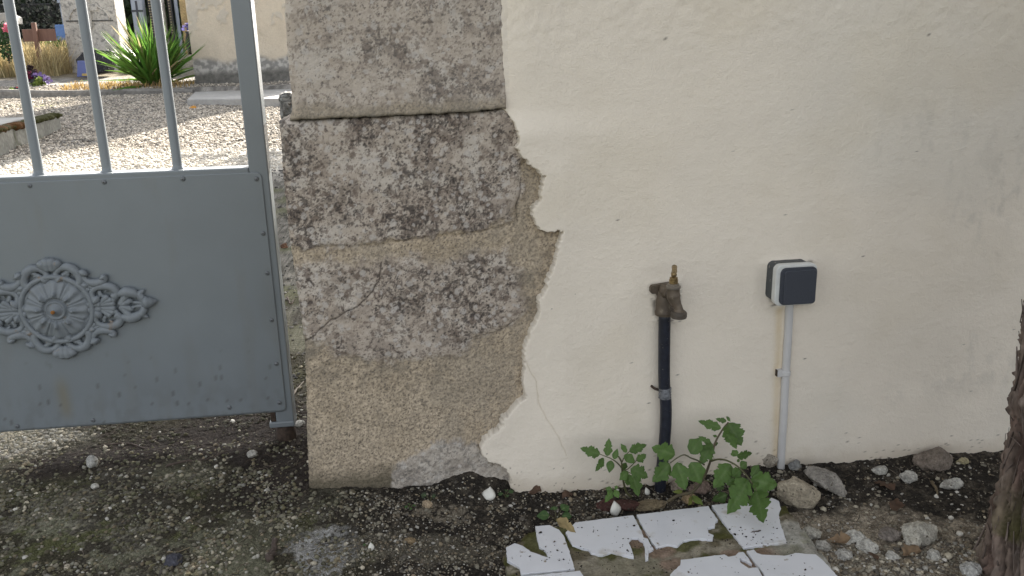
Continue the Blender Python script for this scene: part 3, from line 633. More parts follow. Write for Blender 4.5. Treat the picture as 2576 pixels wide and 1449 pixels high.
    pet = np.abs(np.cos(AA*4+.3))**.55; env = ss(.30,.42,u)*ss(.96,.80,u-.10*(pet-.6))*ss(.12,.42,pet+.25*(1-u))
    h = .004+.012*(1-u**2)+env*.0060*(.55+.45*pet)*(1+.28*np.cos((np.mod(AA*4+.3+math.pi/2,math.pi)-math.pi/2)*4.2))
    eye = np.exp(-((u-.50)/.075)**2)*np.exp(-((np.mod(AA*4+.3,math.pi)-math.pi*0)/.55)**2)+np.exp(-((u-.50)/.075)**2)*np.exp(-((np.mod(AA*4+.3,math.pi)-math.pi)/.55)**2)
    h = h+.0065*eye+.011*ss(.25,.0,u)+.004*np.exp(-((u-.26)/.03)**2)-.003*np.exp(-((u-.33)/.03)**2)
    V = np.stack([cx+RR*np.cos(AA), yp-h, cz+RR*np.sin(AA)],-1).reshape(-1,3)
    F = [(i*na+j, i*na+(j+1)%na, (i+1)*na+(j+1)%na, (i+1)*na+j) for i in range(nr-1) for j in range(na)]
    mesh('rosette', V, F, m_iron, orn)
    q = MB(); q.add(*lathe([(.0045,0),(.004,-.002),(.002,-.0032)], (cx,yp-.0305,cz), 'y', 12)); q.build('rusty_rivet', mat('orange_rust',(.30,.13,.035),rough=.9,vary=[(200,.6,1.2)]), orn, smooth=True)
gate_build()

# ---------------------------------------------------------------- water pipe, tap
def rbox(x0,x1,z0,z1,r,y0,y1,seg=6,inset=0.):
    """rounded rectangle extruded along y"""
    o=[]
    for (cx,cz,a0) in ((x1-r,z1-r,0),(x0+r,z1-r,90),(x0+r,z0+r,180),(x1-r,z0+r,270)):
        for k in range(seg+1):
            a=R(a0+90*k/seg); o.append((cx+r*math.cos(a),cz+r*math.sin(a)))
    n=len(o); V=[(a,y0,b) for a,b in o]+[(a,y1,b) for a,b in o]
    F=[(i,(i+1)%n,n+(i+1)%n,n+i) for i in range(n)]+[tuple(range(n))[::-1],tuple(range(n,2*n))]
    return V,F
def tap_build():
    yP = -.034
    p = [(0.5012,0.3423),(0.5022,0.2741),(0.5043,0.1955),(0.5092,0.1417),(0.5098,0.0873),(0.5064,0.023),(0.5015,-0.0567),(0.502,-0.1097)]
    root = thing('water_pipe', 'black plastic water pipe running down the cream wall below the tap', 'pipe', (p[0][0],yP,-.05))
    q = MB(); q.add(*tube(catmull([(a,yP,b) for a,b in p],8), .0122, 24)); q.build('pipe_tube', m_pipe, root, smooth=True)
    b_ = [(0.5064,0.1821),(0.507,0.1598)]
    q = MB(); n=10; zz=np.linspace(b_[0][1],b_[1][1],n); rr=.0131+.0005*np.sin(np.arange(n)*2.3); q.add(*tube([(b_[0][0],yP,z) for z in zz], rr, 20)); q.build('tape_wrap', m_tape, root, smooth=True)
    q = MB(); P=[(b_[0][0]-.012,yP+.004,b_[0][1]-.006),(b_[0][0]-.020,yP+.010,b_[0][1]-.004),(b_[0][0]-.024,-.008,b_[0][1]-.002),(b_[0][0]-.024,.01,b_[0][1])]; q.add(*tube(catmull(P,4),.0028,8)); q.build('wall_hook', m_rust, root, smooth=True)
    t = thing('water_tap', 'tarnished brass garden tap on the cream wall above the black pipe', 'tap', (p[0][0],-.02,.36))
    ex = p[0][0]; z0 = p[0][1]
    # elbow: threaded socket over the pipe, bending into the wall, with a lug
    q = MB()
    q.add(*lathe([(.0135,-.001),(.0192,-.001),(.0200,.003),(.0200,.006),(.0184,.008),(.0186,.026),(.0174,.034),(.0150,.042)], (ex,yP,z0), 'z', 28))
    q.add(*tube(catmull([(ex,yP,z0+.030),(ex,yP+.002,z0+.040),(ex-.001,yP+.014,z0+.045),(ex-.003,.01,z0+.047)],6), [.0175,.0172,.0165,.016,.0155,.0155,.0155,.016,.016,.0155,.0155,.0155,.0155,.0155,.0155,.0155,.0155,.0155,.0155][:19], 20))
    V,F = rbox(ex-.029,ex+.020,z0+.040,z0+.062,.006,.004,-.030); V=np.array(V); V[:,2]+=.10*(V[:,0]-ex)+np.where((V[:,2]<z0+.05)&(V[:,0]<ex-.01),.005,0); q.add(V,F)
    el = q.build('elbow', m_bronze, t, smooth=True); el.data.set_sharp_from_angle(angle=R(40))
    # tap body: barrel coming out of the elbow, valve chamber, spout
    yb = -.078; zc = z0+.0525
    q = MB()
    q.add(*lathe([(.0150,-.030),(.0150,-.048),(.0112,-.050),(.0112,-.062),(.0128,-.068)], (ex+.001,0,zc-.002), 'y', 24))
    c0 = np.array((ex+.002,yb,zc))
    q.add(*tube(catmull([(ex+.002,yb,zc+.017),(ex+.002,yb,zc+.006),(ex+.003,yb-.002,zc-.005),(ex+.0065,yb-.006,zc-.015),(ex+.0100,yb-.009,zc-.0235),(ex+.0112,yb-.010,zc-.032)],6),
        np.interp(np.linspace(0,1,31),[0,.2,.36,.52,.70,.86,.95,1],[.0122,.0126,.0136,.0112,.0086,.0086,.0105,.0125]), 24))
    bd = q.build('tap_body', m_bronze, t, smooth=True)
    q = MB(); q.add(*lathe([(.0125,0),(.0152,-.003),(.0158,-.005),(.0150,-.006),(.0158,-.0075),(.0150,-.009),(.0158,-.0105),(.0150,-.012),(.0150,-.0135),(.0110,-.0135),(.0095,-.004)], (ex+.0114,yb-.010,zc-.030), 'z', 28))
    q.build('threaded_outlet', mat('dark_brass',(.085,.07,.055),rough=.5,metal=.3,vary=[(60,.8,1.2)]), bd, smooth=False)
    q = MB(); zb_ = zc+.0165
    q.add(*lathe([(.0120,-.003),(.0140,-.002),(.0144,.0),(.0142,.0025),(.0112,.004),(.0112,.0065),(.0088,.0075)], (ex+.002,yb,zb_), 'z', 28))
    bo = q.build('bonnet', mat('dull_brass',(.19,.165,.135),rough=.45,metal=.3,vary=[(60,.8,1.2)]), t, smooth=True); bo.data.set_sharp_from_angle(angle=R(35))
    q = MB(); q.add(*lathe([(.0086,.0078),(.0088,.0150),(.0072,.0156),(.0072,.0166),(.0078,.017),(.0078,.0195),(.0052,.0205),(.0040,.021),(.0040,.026)], (ex+.002,yb,zb_), 'z', 6+12))
    ga = q.build('gland_nut', m_brass, t, smooth=True); ga.data.set_sharp_from_angle(angle=R(35))
    q = MB(); zt_ = zb_+.0265
    q.add(*tube(catmull([(ex+.002,yb,zt_-.008),(ex+.002,yb,zt_-.002),(ex+.002,yb,zt_+.004)],4), [.0042,.0044,.0046,.0050,.0052,.0054,.0054,.0052,.0048], 16))
    q.add(*tube([(ex+.010,yb+.022,zt_+.007),(ex+.0075,yb+.014,zt_+.006),(ex+.003,yb,zt_+.005),(ex-.001,yb-.011,zt_+.003),(ex-.002,yb-.016,zt_+.0025)], [.0058,.0048,.0056,.0044,.0048], 16))
    q.build('tee_handle', m_brass, t, smooth=True)
tap_build()

def switch_build():
    x0,x1 = .7185,.8045; z0,z1 = .3535,.4385;
    t = thing('switch_box', 'square surface mounted electrical switch box with dark rocker and pale frame on the cream wall', 'switch box', (.767,-.02,.39))
    q=MB(); q.add(*rbox(x0+.002,x1-.004,z0+.003,z1-.002,.011,.005,-.0460)); bevel(q.build('back_box', m_dark2, t, smooth=False),.0015)
    q=MB(); q.add(*rbox(x0,x1,z0,z1,.0125,-.0460,-.0640)); o=bevel(q.build('frame', m_pale, t, smooth=False),.0025,3)
    q=MB(); q.add(*rbox(x0+.0085,x1-.0015,z0+.0025,z1-.0055,.0115,-.0630,-.0675)); bevel(q.build('rocker_surround', m_dark, t),.001)
    q=MB(); V,F=rbox(x0+.0155,x1-.0030,z0+.0035,z1-.0110,.007,-.0660,-.0715); V=np.array(V); V[:,1]+=np.where(V[:,1]<-.071,.0025*(V[:,2]-z0)/(z1-z0),0); q.add(V,F); bevel(q.build('rocker', m_dark, t),.0018,3)
    p = [(0.7729,0.3422),(0.7747,0.267),(0.7757,0.1774),(0.7776,0.0852),(0.7782,0.0096),(0.7796,-0.0387)]
    c = thing('conduit', 'thin pale grey plastic conduit rising from the soil to the switch box', 'conduit', (p[0][0],-.018,0))
    q=MB(); q.add(*tube(catmull([(a,-.018,b) for a,b in p],6),.0084,20)); q.build('conduit_tube', m_white, c, smooth=True)
    k = [(0.7749,0.1884)][0]
    q=MB(); q.add(*tube([(k[0],-.018,k[1]-.005),(k[0],-.018,k[1]-.004),(k[0],-.018,k[1]+.004),(k[0],-.018,k[1]+.005)],[.0098,.0108,.0108,.0098],20)); q.add(*box(k[0]-.019,k[0]-.008,-.022,.004,k[1]-.007,k[1]+.009)); q.build('clip', m_white, c)
    q=MB(); q.add(*box(k[0]-.0205,k[0]-.019,-.021,.004,k[1]-.006,k[1]+.008)); q.build('clip_screw', m_rust, c)
switch_build()

# ---------------------------------------------------------------- tiled slab
def poly_prism(pts, z0, z1, jit=0., seed=0, dens=.006):
    P=[]; n=len(pts); rg=random.Random(seed)
    for i in range(n):
        (ax,ay),(bx,by)=pts[i],pts[(i+1)%n]; L=math.hypot(bx-ax,by-ay); k=max(1,int(L/dens))
        for j in range(k):
            t=j/k; jx,jy=(rg.gauss(0,jit),rg.gauss(0,jit)) if jit and 1<=j else (0,0); P.append((ax+(bx-ax)*t+jx,ay+(by-ay)*t+jy))
    m_=len(P); V=[(a,b,z1) for a,b in P]+[(a,b,z0) for a,b in P]
    ar=sum(P[i][0]*P[(i+1)%m_][1]-P[(i+1)%m_][0]*P[i][1] for i in range(m_))
    top=tuple(range(m_)) if ar>0 else tuple(range(m_))[::-1]
    F=[top,tuple(m_+i for i in top[::-1])]+[((i,i+m_,(i+1)%m_+m_,(i+1)%m_) if ar>0 else (i,(i+1)%m_,(i+1)%m_+m_,i+m_)) for i in range(m_)]
    return V,F
def slab_build():
    t = thing('tiled_slab', 'slab faced with broken white tiles on mossy mortar below the wall', 'tiled slab', (.5,-.4,TILE_Z))
    V_=[]; xs=lines((.08,1.0,.004)); ys=lines((-.72,-.16,.004)); x,y=np.meshgrid(xs,ys,indexing='ij'); x=x.ravel(); y=y.ravel()
    outer = [(0.201,-0.167),(0.2872,-0.1498),(0.7216,-0.1231),(0.7218,-0.166),(0.7162,-0.2811),(0.7054,-0.4553),(0.6106,-0.6299),(0.0328,-0.539),(0.143,-0.3415),(0.1408,-0.2447),(0.1734,-0.1972)]
    d=-sdf(x+.008*(fbm(x,y,50,3,601)-.5),y+.008*(fbm(x,y,50,3,602)-.5),outer)
    z=TILE_Z-.0045+.004*(fbm(x,y,60,3,603)-.5)+.002*(fbm(x,y,200,2,604)-.5)
    rim = blob(x,y,[(0.7068,-0.3075)][0],.03,.13,.4,605); z=z+.004*rim
    z=np.where(d>0,z-.004*np.exp(-d/.006),z-.09*ss(0,.02,-d))
    n=fbm(x,y,45,4,607); n2=fbm(x,y,18,4,608)
    col=mix((.13,.11,.072),(.29,.26,.20),ss(.35,.65,n)); col=mix(col,(.07,.072,.018),.85*ss(.42,.55,n2)); 
    col=mix(col,(.26,.235,.18),.75*blob(x,y,[(0.3415,-0.3153)][0],.12,.035,.5,609))
    red=np.clip(sum(blob(x,y,c_,r1,r2,.3,611) for c_,r1,r2 in (([(0.427,-0.2767)][0],.03,.022),([(0.6322,-0.3108)][0],.05,.015),([(0.4379,-0.3189)][0],.025,.018),([(0.3926,-0.2366)][0],.02,.022),([(0.5724,-0.3387)][0],.025,.015),([(0.4153,-0.217)][0],.015,.015),([(0.5521,-0.3026)][0],.02,.012))),0,1)
    col=mix(col,(.235,.165,.125),.8*red)
    rr=ss(.10,.05,d)*ss(.58,.62,x)*ss(-.215,-.235,y); col=mix(col,mix((.27,.255,.22),(.50,.485,.44),n),.9*rr); col=mix(col,(.12,.12,.06),.5*rr*ss(.58,.68,n2))
    F=grid_faces(len(xs),len(ys)); keep=(d[F]>-.03).any(1)
    mesh('mortar_bed', np.stack([x,y,z],1), F[keep], m_mortar, t, col=col)
    tiles=[[(0.211,-0.1596),(0.2396,-0.1605),(0.255,-0.1807),(0.2597,-0.2003),(0.2608,-0.2474),(0.2594,-0.31),(0.1618,-0.3094),(0.1611,-0.2866),(0.1428,-0.2623),(0.1457,-0.2226),(0.1633,-0.2113),(0.1779,-0.223),(0.1898,-0.244),(0.219,-0.2681),(0.2168,-0.2457),(0.2073,-0.23),(0.2076,-0.2026)],
     [(0.2908,-0.1598),(0.4098,-0.1529),(0.4101,-0.203),(0.4111,-0.2115),(0.4081,-0.2325),(0.4154,-0.2389),(0.4147,-0.2553),(0.416,-0.2732),(0.4047,-0.2797),(0.3975,-0.3017),(0.3918,-0.3034),(0.4001,-0.2706),(0.4033,-0.2463),(0.3977,-0.2322),(0.3856,-0.231),(0.3773,-0.2419),(0.3759,-0.2666),(0.373,-0.2922),(0.3575,-0.2829),(0.3365,-0.2704),(0.317,-0.2762),(0.2989,-0.2677),(0.296,-0.2533),(0.2699,-0.2362),(0.2655,-0.1916)],
     [(0.4169,-0.1525),(0.5684,-0.1446),(0.5685,-0.198),(0.5614,-0.2031),(0.5539,-0.2196),(0.5385,-0.2208),(0.534,-0.2388),(0.5414,-0.2475),(0.5339,-0.2623),(0.51,-0.2532),(0.48,-0.2555),(0.4622,-0.2718),(0.4442,-0.2638),(0.4218,-0.27),(0.4191,-0.2489),(0.4164,-0.1731)],
     [(0.5753,-0.1441),(0.6399,-0.14),(0.7063,-0.136),(0.715,-0.1503),(0.7073,-0.1782),(0.6922,-0.1999),(0.6822,-0.2297),(0.6734,-0.2659),(0.667,-0.291),(0.5807,-0.2964),(0.5767,-0.2196)],
     [(0.1687,-0.3175),(0.2675,-0.3178),(0.2732,-0.3577),(0.2728,-0.3847),(0.163,-0.3668)],
     [(0.4541,-0.3151),(0.5377,-0.3121),(0.5426,-0.3203),(0.5563,-0.3185),(0.5648,-0.3104),(0.5744,-0.3099),(0.5763,-0.3339),(0.5755,-0.3484),(0.5606,-0.326),(0.5567,-0.3407),(0.5648,-0.3596),(0.5807,-0.3596),(0.58,-0.3724),(0.5771,-0.4043),(0.569,-0.4445),(0.4105,-0.4303),(0.4214,-0.3552),(0.4331,-0.3431),(0.4476,-0.3312)],
     [(0.5818,-0.3077),(0.5965,-0.306),(0.5975,-0.3172),(0.6041,-0.3237),(0.6422,-0.3341),(0.66,-0.331),(0.666,-0.3286),(0.7007,-0.3397),(0.7051,-0.3632),(0.7076,-0.4195),(0.7024,-0.4719),(0.5719,-0.4507),(0.5848,-0.3731),(0.5819,-0.3349)]]
    for i,pl in enumerate(tiles):
        V,F=poly_prism(pl,TILE_Z-.007,TILE_Z+.0002*i,.0004,i)
        o=mesh('tile', V, F, m_tile, t, smooth=False); bevel(o,.0008,2,50)
slab_build()

# ---------------------------------------------------------------- stones, shells, leaves, twigs lying about
def rock(name, label, cat, p, sx, sy, sz, seed, col, rz=0, lift=.35, group=None, mt=None, tilt=0, cuts=13, rough=.16):
    rg=np.random.default_rng(seed); V,F=ico(4); n=rg.normal(size=(cuts,3)); n/=np.linalg.norm(n,axis=1)[:,None]; dd=rg.uniform(.72,1.0,cuts)
    dt=V@n.T; r=np.min(np.where(dt>.05,dd/np.maximum(dt,.05),9),1); r=np.minimum(r,1.18)
    q=V*r[:,None]; nz=fbm(q[:,0]*1.3+q[:,2]*.7+seed,q[:,1]*1.3-q[:,2]*.9,2.4,4,seed); q=q*(1+rough*(nz-.5)*2)[:,None]
    n2=fbm(q[:,0]+q[:,2]*.8,q[:,1]-q[:,2]*.7,9,3,seed+3); q=q*(1+.05*(n2-.5)*2)[:,None]
    q=q*np.array((sx,sy,sz)); a=tilt; q=q@np.array([[math.cos(a),0,-math.sin(a)],[0,1,0],[math.sin(a),0,math.cos(a)]]); c,s=math.cos(rz),math.sin(rz); q=q@np.array([[c,s,0],[-s,c,0],[0,0,1]])
    cc=np.array(col)*(1+.0*nz)[:,None]; cc=mix(cc,np.array(col)*.55,.6*ss(.5,.68,fbm(V[:,0]*2+V[:,2],V[:,1]*2-V[:,2],2,4,seed+5)))
    zg=float(g_z(p[0],p[1])) if not (len(p)>2) else p[2]
    o=mesh(name, q, F, mt or m_rock, smooth=True, col=cc, loc=None); o.location=(p[0],p[1],zg+sz*lift); o.data.set_sharp_from_angle(angle=R(28))
    return tag(o,label,cat,group)
G='loose stones on the soil'
def RK(lst):
    for nm,label,p,s,seed,col,kw in lst: rock(nm,label,'stone' if nm!='brick_fragment' else 'brick',p,*s,seed,col,group=G,**kw)
W_=(.50,.48,.43); BE=(.40,.345,.26); GR=(.31,.285,.25); BR=(.19,.14,.105); RD=(.085,.042,.035)
RK([('stone','large beige rock beside the biggest tomato leaves at the foot of the wall',[(0.7642,-0.1216)][0],(.043,.036,.036),11,BE,dict(rz=.3)),
 ('stone','flat grey slab of stone leaning behind the large beige rock',[(0.8448,-0.092)][0],(.044,.024,.018),22,GR,dict(rz=-.8,tilt=.3,lift=.7)),
 ('stone','brown grey rock half buried against the wall near the tree',[(1.129,-0.0394)][0],(.042,.025,.026),13,(.23,.19,.155),dict(lift=.25)),
 ('stone','angular cream white boulder near the tree trunk',[(0.929,-0.294)][0],(.034,.024,.024),14,(.50,.47,.40),dict(rz=.2,lift=.6)),
 ('stone','flat grey brown stone touching the cream boulder',[(0.8804,-0.2831)][0],(.024,.017,.011),15,(.22,.19,.165),dict(lift=.6)),
 ('stone','round grey stone at the foot of the pale conduit',[(0.8105,-0.0209)][0],(.014,.012,.013),16,(.27,.27,.26),dict()),
 ('stone','rough beige stone between the conduit and the tomato plant',[(0.7562,-0.0056)][0],(.025,.018,.018),17,(.36,.32,.26),dict()),
 ('stone','white stone right of the conduit near the wall',[(0.9936,-0.0525)][0],(.019,.011,.009),18,W_,dict(lift=.5)),
 ('stone','chunky white stone midway between conduit and tree',[(1.034,-0.0919)][0],(.017,.015,.012),19,W_,dict(lift=.55,rough=.3)),
 ('stone','white knobbly stone close to the tree trunk',[(1.109,-0.1309)][0],(.024,.015,.012),20,W_,dict(lift=.5,rough=.34)),
 ('stone','small yellowish stone against the wall by the tree',[(1.19,-0.0498)][0],(.014,.009,.008),21,(.38,.33,.2),dict()),
 ('stone','white stone at the edge of the sandy patch beside the slab corner',[(0.807,-0.2845)][0],(.017,.014,.013),23,W_,dict(lift=.5)),
 ('stone','lumpy white stone just below the stone at the sandy patch edge',[(0.8188,-0.3107)][0],(.020,.015,.011),24,W_,dict(lift=.5,rough=.3)),
 ('stone','pale stone next to the right edge of the tiled slab',[(0.7643,-0.3225)][0],(.017,.012,.009),25,(.44,.42,.38),dict(lift=.5)),
 ('stone','white stone at the bottom edge between two dead leaves',[(0.8502,-0.3406)][0],(.013,.01,.009),26,W_,dict(lift=.5)),
 ('stone','white stone low in the sandy gravel left of the trunk',[(0.9248,-0.353)][0],(.016,.012,.009),27,W_,dict(lift=.5)),
 ('stone','whitish stone at the lower edge nearest the trunk base',[(0.956,-0.4101)][0],(.017,.016,.014),28,(.46,.45,.42),dict(lift=.5)),
 ('stone','pale lump of limestone beside the slab border',[(0.7341,-0.2544)][0],(.016,.014,.013),29,(.36,.34,.29),dict(lift=.5,rough=.28)),
 ('stone','small pale limestone lump below the slab border lump',[(0.7393,-0.2921)][0],(.013,.012,.011),30,(.36,.34,.3),dict(lift=.5)),
 ('brick_fragment','dark red brick fragment behind the upright white shell',[(0.4031,-0.0921)][0],(.032,.018,.012),31,RD,dict(lift=.4)),
 ('brick_fragment','dark red brick fragment left of the upright white shell',[(0.3771,-0.0854)][0],(.022,.016,.010),32,RD,dict(lift=.3)),
 ('stone','flat tan stone lying along the far edge of the tiles',[(0.4648,-0.0979)][0],(.034,.017,.008),33,(.24,.19,.12),dict(lift=.5)),
 ('stone','pale brown stone behind the black pipe foot',[(0.5412,-0.0327)][0],(.02,.015,.012),34,(.34,.28,.22),dict()),
 ('stone','pinkish brown stone under the tomato stem',[(0.5831,-0.0571)][0],(.025,.018,.014),35,(.23,.17,.14),dict()),
 ('stone','tan lump under the small yellowing tomato leaves',[(0.5478,-0.0911)][0],(.016,.012,.010),36,(.34,.25,.15),dict(lift=.5)),
 ('stone','tan stone with a flat face beside the grey seedling',[(0.0044,-0.0826)][0],(.010,.008,.008),37,(.40,.31,.21),dict(lift=.6)),
 ('stone','small ochre stone in the gravel left of the broken tile',[(-0.0315,-0.2113)][0],(.012,.008,.006),38,(.27,.2,.12),dict(lift=.5)),
 ('stone','smooth oval whitish pebble on the moss left of the gate foot',[(-0.7143,0.1639)][0],(.010,.013,.012),39,(.42,.41,.38),dict(lift=.7,cuts=2,rough=.05)),
 ('stone','white pebble below the oval pebble on the moss',[(-0.6803,0.0728)][0],(.007,.006,.006),40,W_,dict(lift=.6,cuts=3,rough=.05)),
 ('stone','dark rounded stone at the bottom edge on the mossy cement',[(-0.4489,-0.2262)][0],(.016,.012,.010),41,(.07,.07,.085),dict(lift=.4)),
 ('stone','round pale pebble in the litter below the gate foot',[(-0.3742,0.1565)][0],(.010,.009,.008),42,(.42,.40,.36),dict(lift=.6,cuts=3,rough=.06)),
 ('stone','white stone beside the gate foot in the gap',[(-0.2908,0.3187)][0],(.013,.009,.009),43,W_,dict(lift=.6)),
 ('stone','reddish brown stone on the gravel seen through the gap',[(-0.5428,2.079)][0],(.016,.012,.012),44,(.13,.075,.05),dict(lift=.6)),
])
def shell(label,c,w_,h_,ang,tilt,seed):
    pts=[]; n=9; V=[]; F=[]
    for i in range(n):
        t=i/(n-1); half=w_*math.sin(math.pi*min(1,t*.92+.08))**.8*(.55+.45*(1-t))
        for j in range(7):
            s=(j-3)/3; V.append((s*half,.30*w_*s*s-.10*h_*math.sin(math.pi*t),t*h_))
    for i in range(n-1):
        for j in range(6): F.append((i*7+j,i*7+j+1,(i+1)*7+j+1,(i+1)*7+j))
    o=mesh('shell',np.array(V),F,m_shell,loc=(0,0,0)); o.location=(c[0],c[1],float(g_z(c[0],c[1]))+.001 if len(c)<3 else c[2]); o.rotation_euler=(tilt,0,ang)
    s_=o.modifiers.new('thick','SOLIDIFY'); s_.thickness=.0012
    return tag(o,label,'shell')
shell('white shell fragment standing upright behind the tiles',[(0.3851,-0.1204)][0],.016,.031,.3,-.25,1)
shell('white shell piece lying on black soil right of the pillar foot',[(0.1262,-0.0613)][0],.019,.028,-.5,-.75,2)
shell('small white shell chip at the foot of the black pipe',[(0.4706,-0.0547)][0],.009,.016,.5,-.5,3)
shell('white chip at the bottom edge beside the broken tile',[(-0.1004,-0.2475)][0],.007,.015,.2,-.3,4)

def leafmesh(base, tip, width, lobes, fold=.18, curl=.2, nrm=None, seed=0, n=26):
    """one lobed leaf blade from base to tip; returns V,F"""
    b=np.array(base,float); t=np.array(tip,float); ax=t-b; L=np.linalg.norm(ax); ax/=L
    N=np.array(nrm if nrm is not None else (0,-1,.35),float); N-=ax*(N@ax); N/=np.linalg.norm(N)+1e-9; S=np.cross(ax,N)
    rg=random.Random(seed); ph=[rg.uniform(-.15,.15) for _ in range(2)]; am=[rg.uniform(.85,1.12) for _ in range(2)]
    V=[]; F=[]; M=4
    for i in range(n+1):
        u=i/n; env=(math.sin(math.pi*u**.78)**.85)*(1.0-.25*u) if 0<u<1 else 0
        rows=[]
        for k,sd in enumerate((-1,1)):
            ws=env
            if lobes:
                cyc=(u*lobes+ph[k])%1.0
                notch=1-.5*max(0,1-abs(cyc-.08)/.17)*(1 if .10<u<.80 else .2)
                ws=env*notch*(1+.12*math.sin(2*math.pi*(u*lobes*2+ph[k])))
            rows.append(ws*width*.5*am[k])
        lag=.05*L
        c=b+ax*(u*L)-N*curl*L*(u**2)*.5*1.0
        line=[]
        for j in range(-M,M+1):
            s=j/M; ww=rows[0] if j<0 else rows[1]; a=abs(s)
            p=c+S*(s*ww)+N*(fold*ww*a-.10*ww*a*a*1.5)+ax*(.16*ww*a*a)*(-1 if u>.9 else 1)*(1-u)
            p=p+N*.02*width*math.sin(9*u+3*s+seed)
            line.append(p)
        V+=line
    q=2*M+1
    for i in range(n):
        for j in range(q-1): F.append((i*q+j,i*q+j+1,(i+1)*q+j+1,(i+1)*q+j))
    return np.array(V),F,q
LG=np.array((.085,.155,.034))
def add_leaf(root, base, tip, width, lobes=3, seed=0, col=LG, yellow=0, tiltn=None, m_=None, name='leaflet'):
    rg=np.random.default_rng(seed); N=tiltn if tiltn is not None else (rg.normal(0,.18),-1,.42+rg.normal(0,.18))
    V,F,q=leafmesh(base,tip,width,lobes,.16+.1*rg.random(),.12+.25*rg.random(),N,seed)
    c=np.broadcast_to(np.array(col),(len(V),3)).copy(); j=np.abs(np.arange(len(V))%q-(q//2))/(q//2); u=(np.arange(len(V))//q)/(len(V)/q)
    c=mix(c,np.array((.13,.19,.07)),.75*np.exp(-(j/.10)**2)*(1-.6*u)); side=np.exp(-((np.mod(u*5-j*.9,1)-.5)/.09)**2); c=mix(c,np.array((.085,.15,.05)),.35*side*(j<.8))
    c=c*(1+.25*(rg.random()-.5)); c=mix(c,np.array((.22,.2,.04)),np.full(len(V),yellow))
    mesh(name,V,F,m_ or m_leaf,root,col=c)
def stemtube(root,P,r0,r1,m_=None,name='stem'):
    P=catmull(P,6); q=MB(); q.add(*tube(P,np.linspace(r0,r1,len(P)),10)); q.build(name,m_ or m_stem,root,smooth=True)
K7=.2083*1.62/2117*1.35
def plant_left():
    root=thing('tomato_plant','smaller young tomato plant left of the black pipe','plant',tuple([(-0.3421,-0.09,0.1776)][0]) and (.46,-.09,-.05))
    root.location=(.45,-.075,-.045)
    stemtube(root,[(0.4314,-0.06,-0.0495),(0.4191,-0.065,-0.0338),(0.4112,-0.07,-0.0052),(0.4069,-0.075,0.0208),(0.4053,-0.075,0.0417),(0.3987,-0.075,0.0555)],.0026,.0016)
    stemtube(root,[(0.4065,-0.075,0.0284),(0.3932,-0.08,0.0454),(0.3797,-0.085,0.0576),(0.3694,-0.088,0.0643),(0.3569,-0.09,0.0715)],.0014,.0008)
    stemtube(root,[(0.4063,-0.075,0.0416),(0.4114,-0.07,0.048),(0.4185,-0.066,0.0548),(0.427,-0.06,0.0576)],.0013,.0008)
    stemtube(root,[(0.4078,-0.075,0.0207),(0.4178,-0.08,0.0281),(0.4281,-0.08,0.0375),(0.4372,-0.078,0.0451)],.0014,.0008)
    stemtube(root,[(0.4079,-0.075,0.0112),(0.4134,-0.09,0.0253),(0.4211,-0.1,0.0271)],.0013,.0009)
    L=[[(0.3569,-0.09,0.0715),(0.3178,-0.1,0.0937)]+[125,3],[(0.3724,-0.085,0.0633),(0.3792,-0.075,0.0981)]+[112,2],[(0.3638,-0.09,0.0625),(0.3451,-0.11,0.0441)]+[112,2],[(0.3866,-0.085,0.0551),(0.3954,-0.08,0.0754)]+[72,0],[(0.3809,-0.085,0.0532),(0.3738,-0.1,0.0339)]+[82,0],
       [(0.4168,-0.07,0.0597),(0.408,-0.06,0.0768)]+[66,1],[(0.4248,-0.062,0.0575),(0.4672,-0.05,0.0636)]+[118,3],[(0.4154,-0.075,0.0408),(0.4288,-0.07,0.0559)]+[140,0],[(0.4355,-0.078,0.0439),(0.46,-0.07,0.0527)]+[95,2],[(0.4037,-0.07,0.0298),(0.4241,-0.06,0.0208)]+[95,1],
       [(0.4188,-0.095,0.0359),(0.4521,-0.11,0.0212)]+[165,3],[(0.4137,-0.095,0.0308),(0.393,-0.11,0.0211)]+[100,1],[(0.422,-0.1,0.0261),(0.4285,-0.13,-0.0072)]+[160,3],[(0.4165,-0.098,0.0255),(0.4101,-0.11,0.0064)]+[110,2]]
    for i,(b,t,wd,lb) in enumerate(L): add_leaf(root,b,t,wd*K7,lb,i+1)
    r2=thing('tomato_seedling','tiny pale tomato seedling left of the smaller tomato plant','plant',(.415,-.12,-.05))
    stemtube(r2,[(0.4043,-0.1,-0.0051),(0.3895,-0.11,0.0046),(0.375,-0.12,0.006)],.0009,.0007)
    for i,(b,t,wd,lb) in enumerate([[(0.3758,-0.12,0.0031),(0.3553,-0.14,-0.0086)]+[85,2],[(0.3801,-0.12,0.0064),(0.3827,-0.14,-0.0002)]+[70,1],[(0.375,-0.12,0.0041),(0.3616,-0.12,0.0119)]+[75,1],[(0.3869,-0.12,0.0095),(0.3796,-0.115,0.0102)]+[40,0]]): add_leaf(r2,b,t,wd*K7,lb,40+i,LG*1.0)
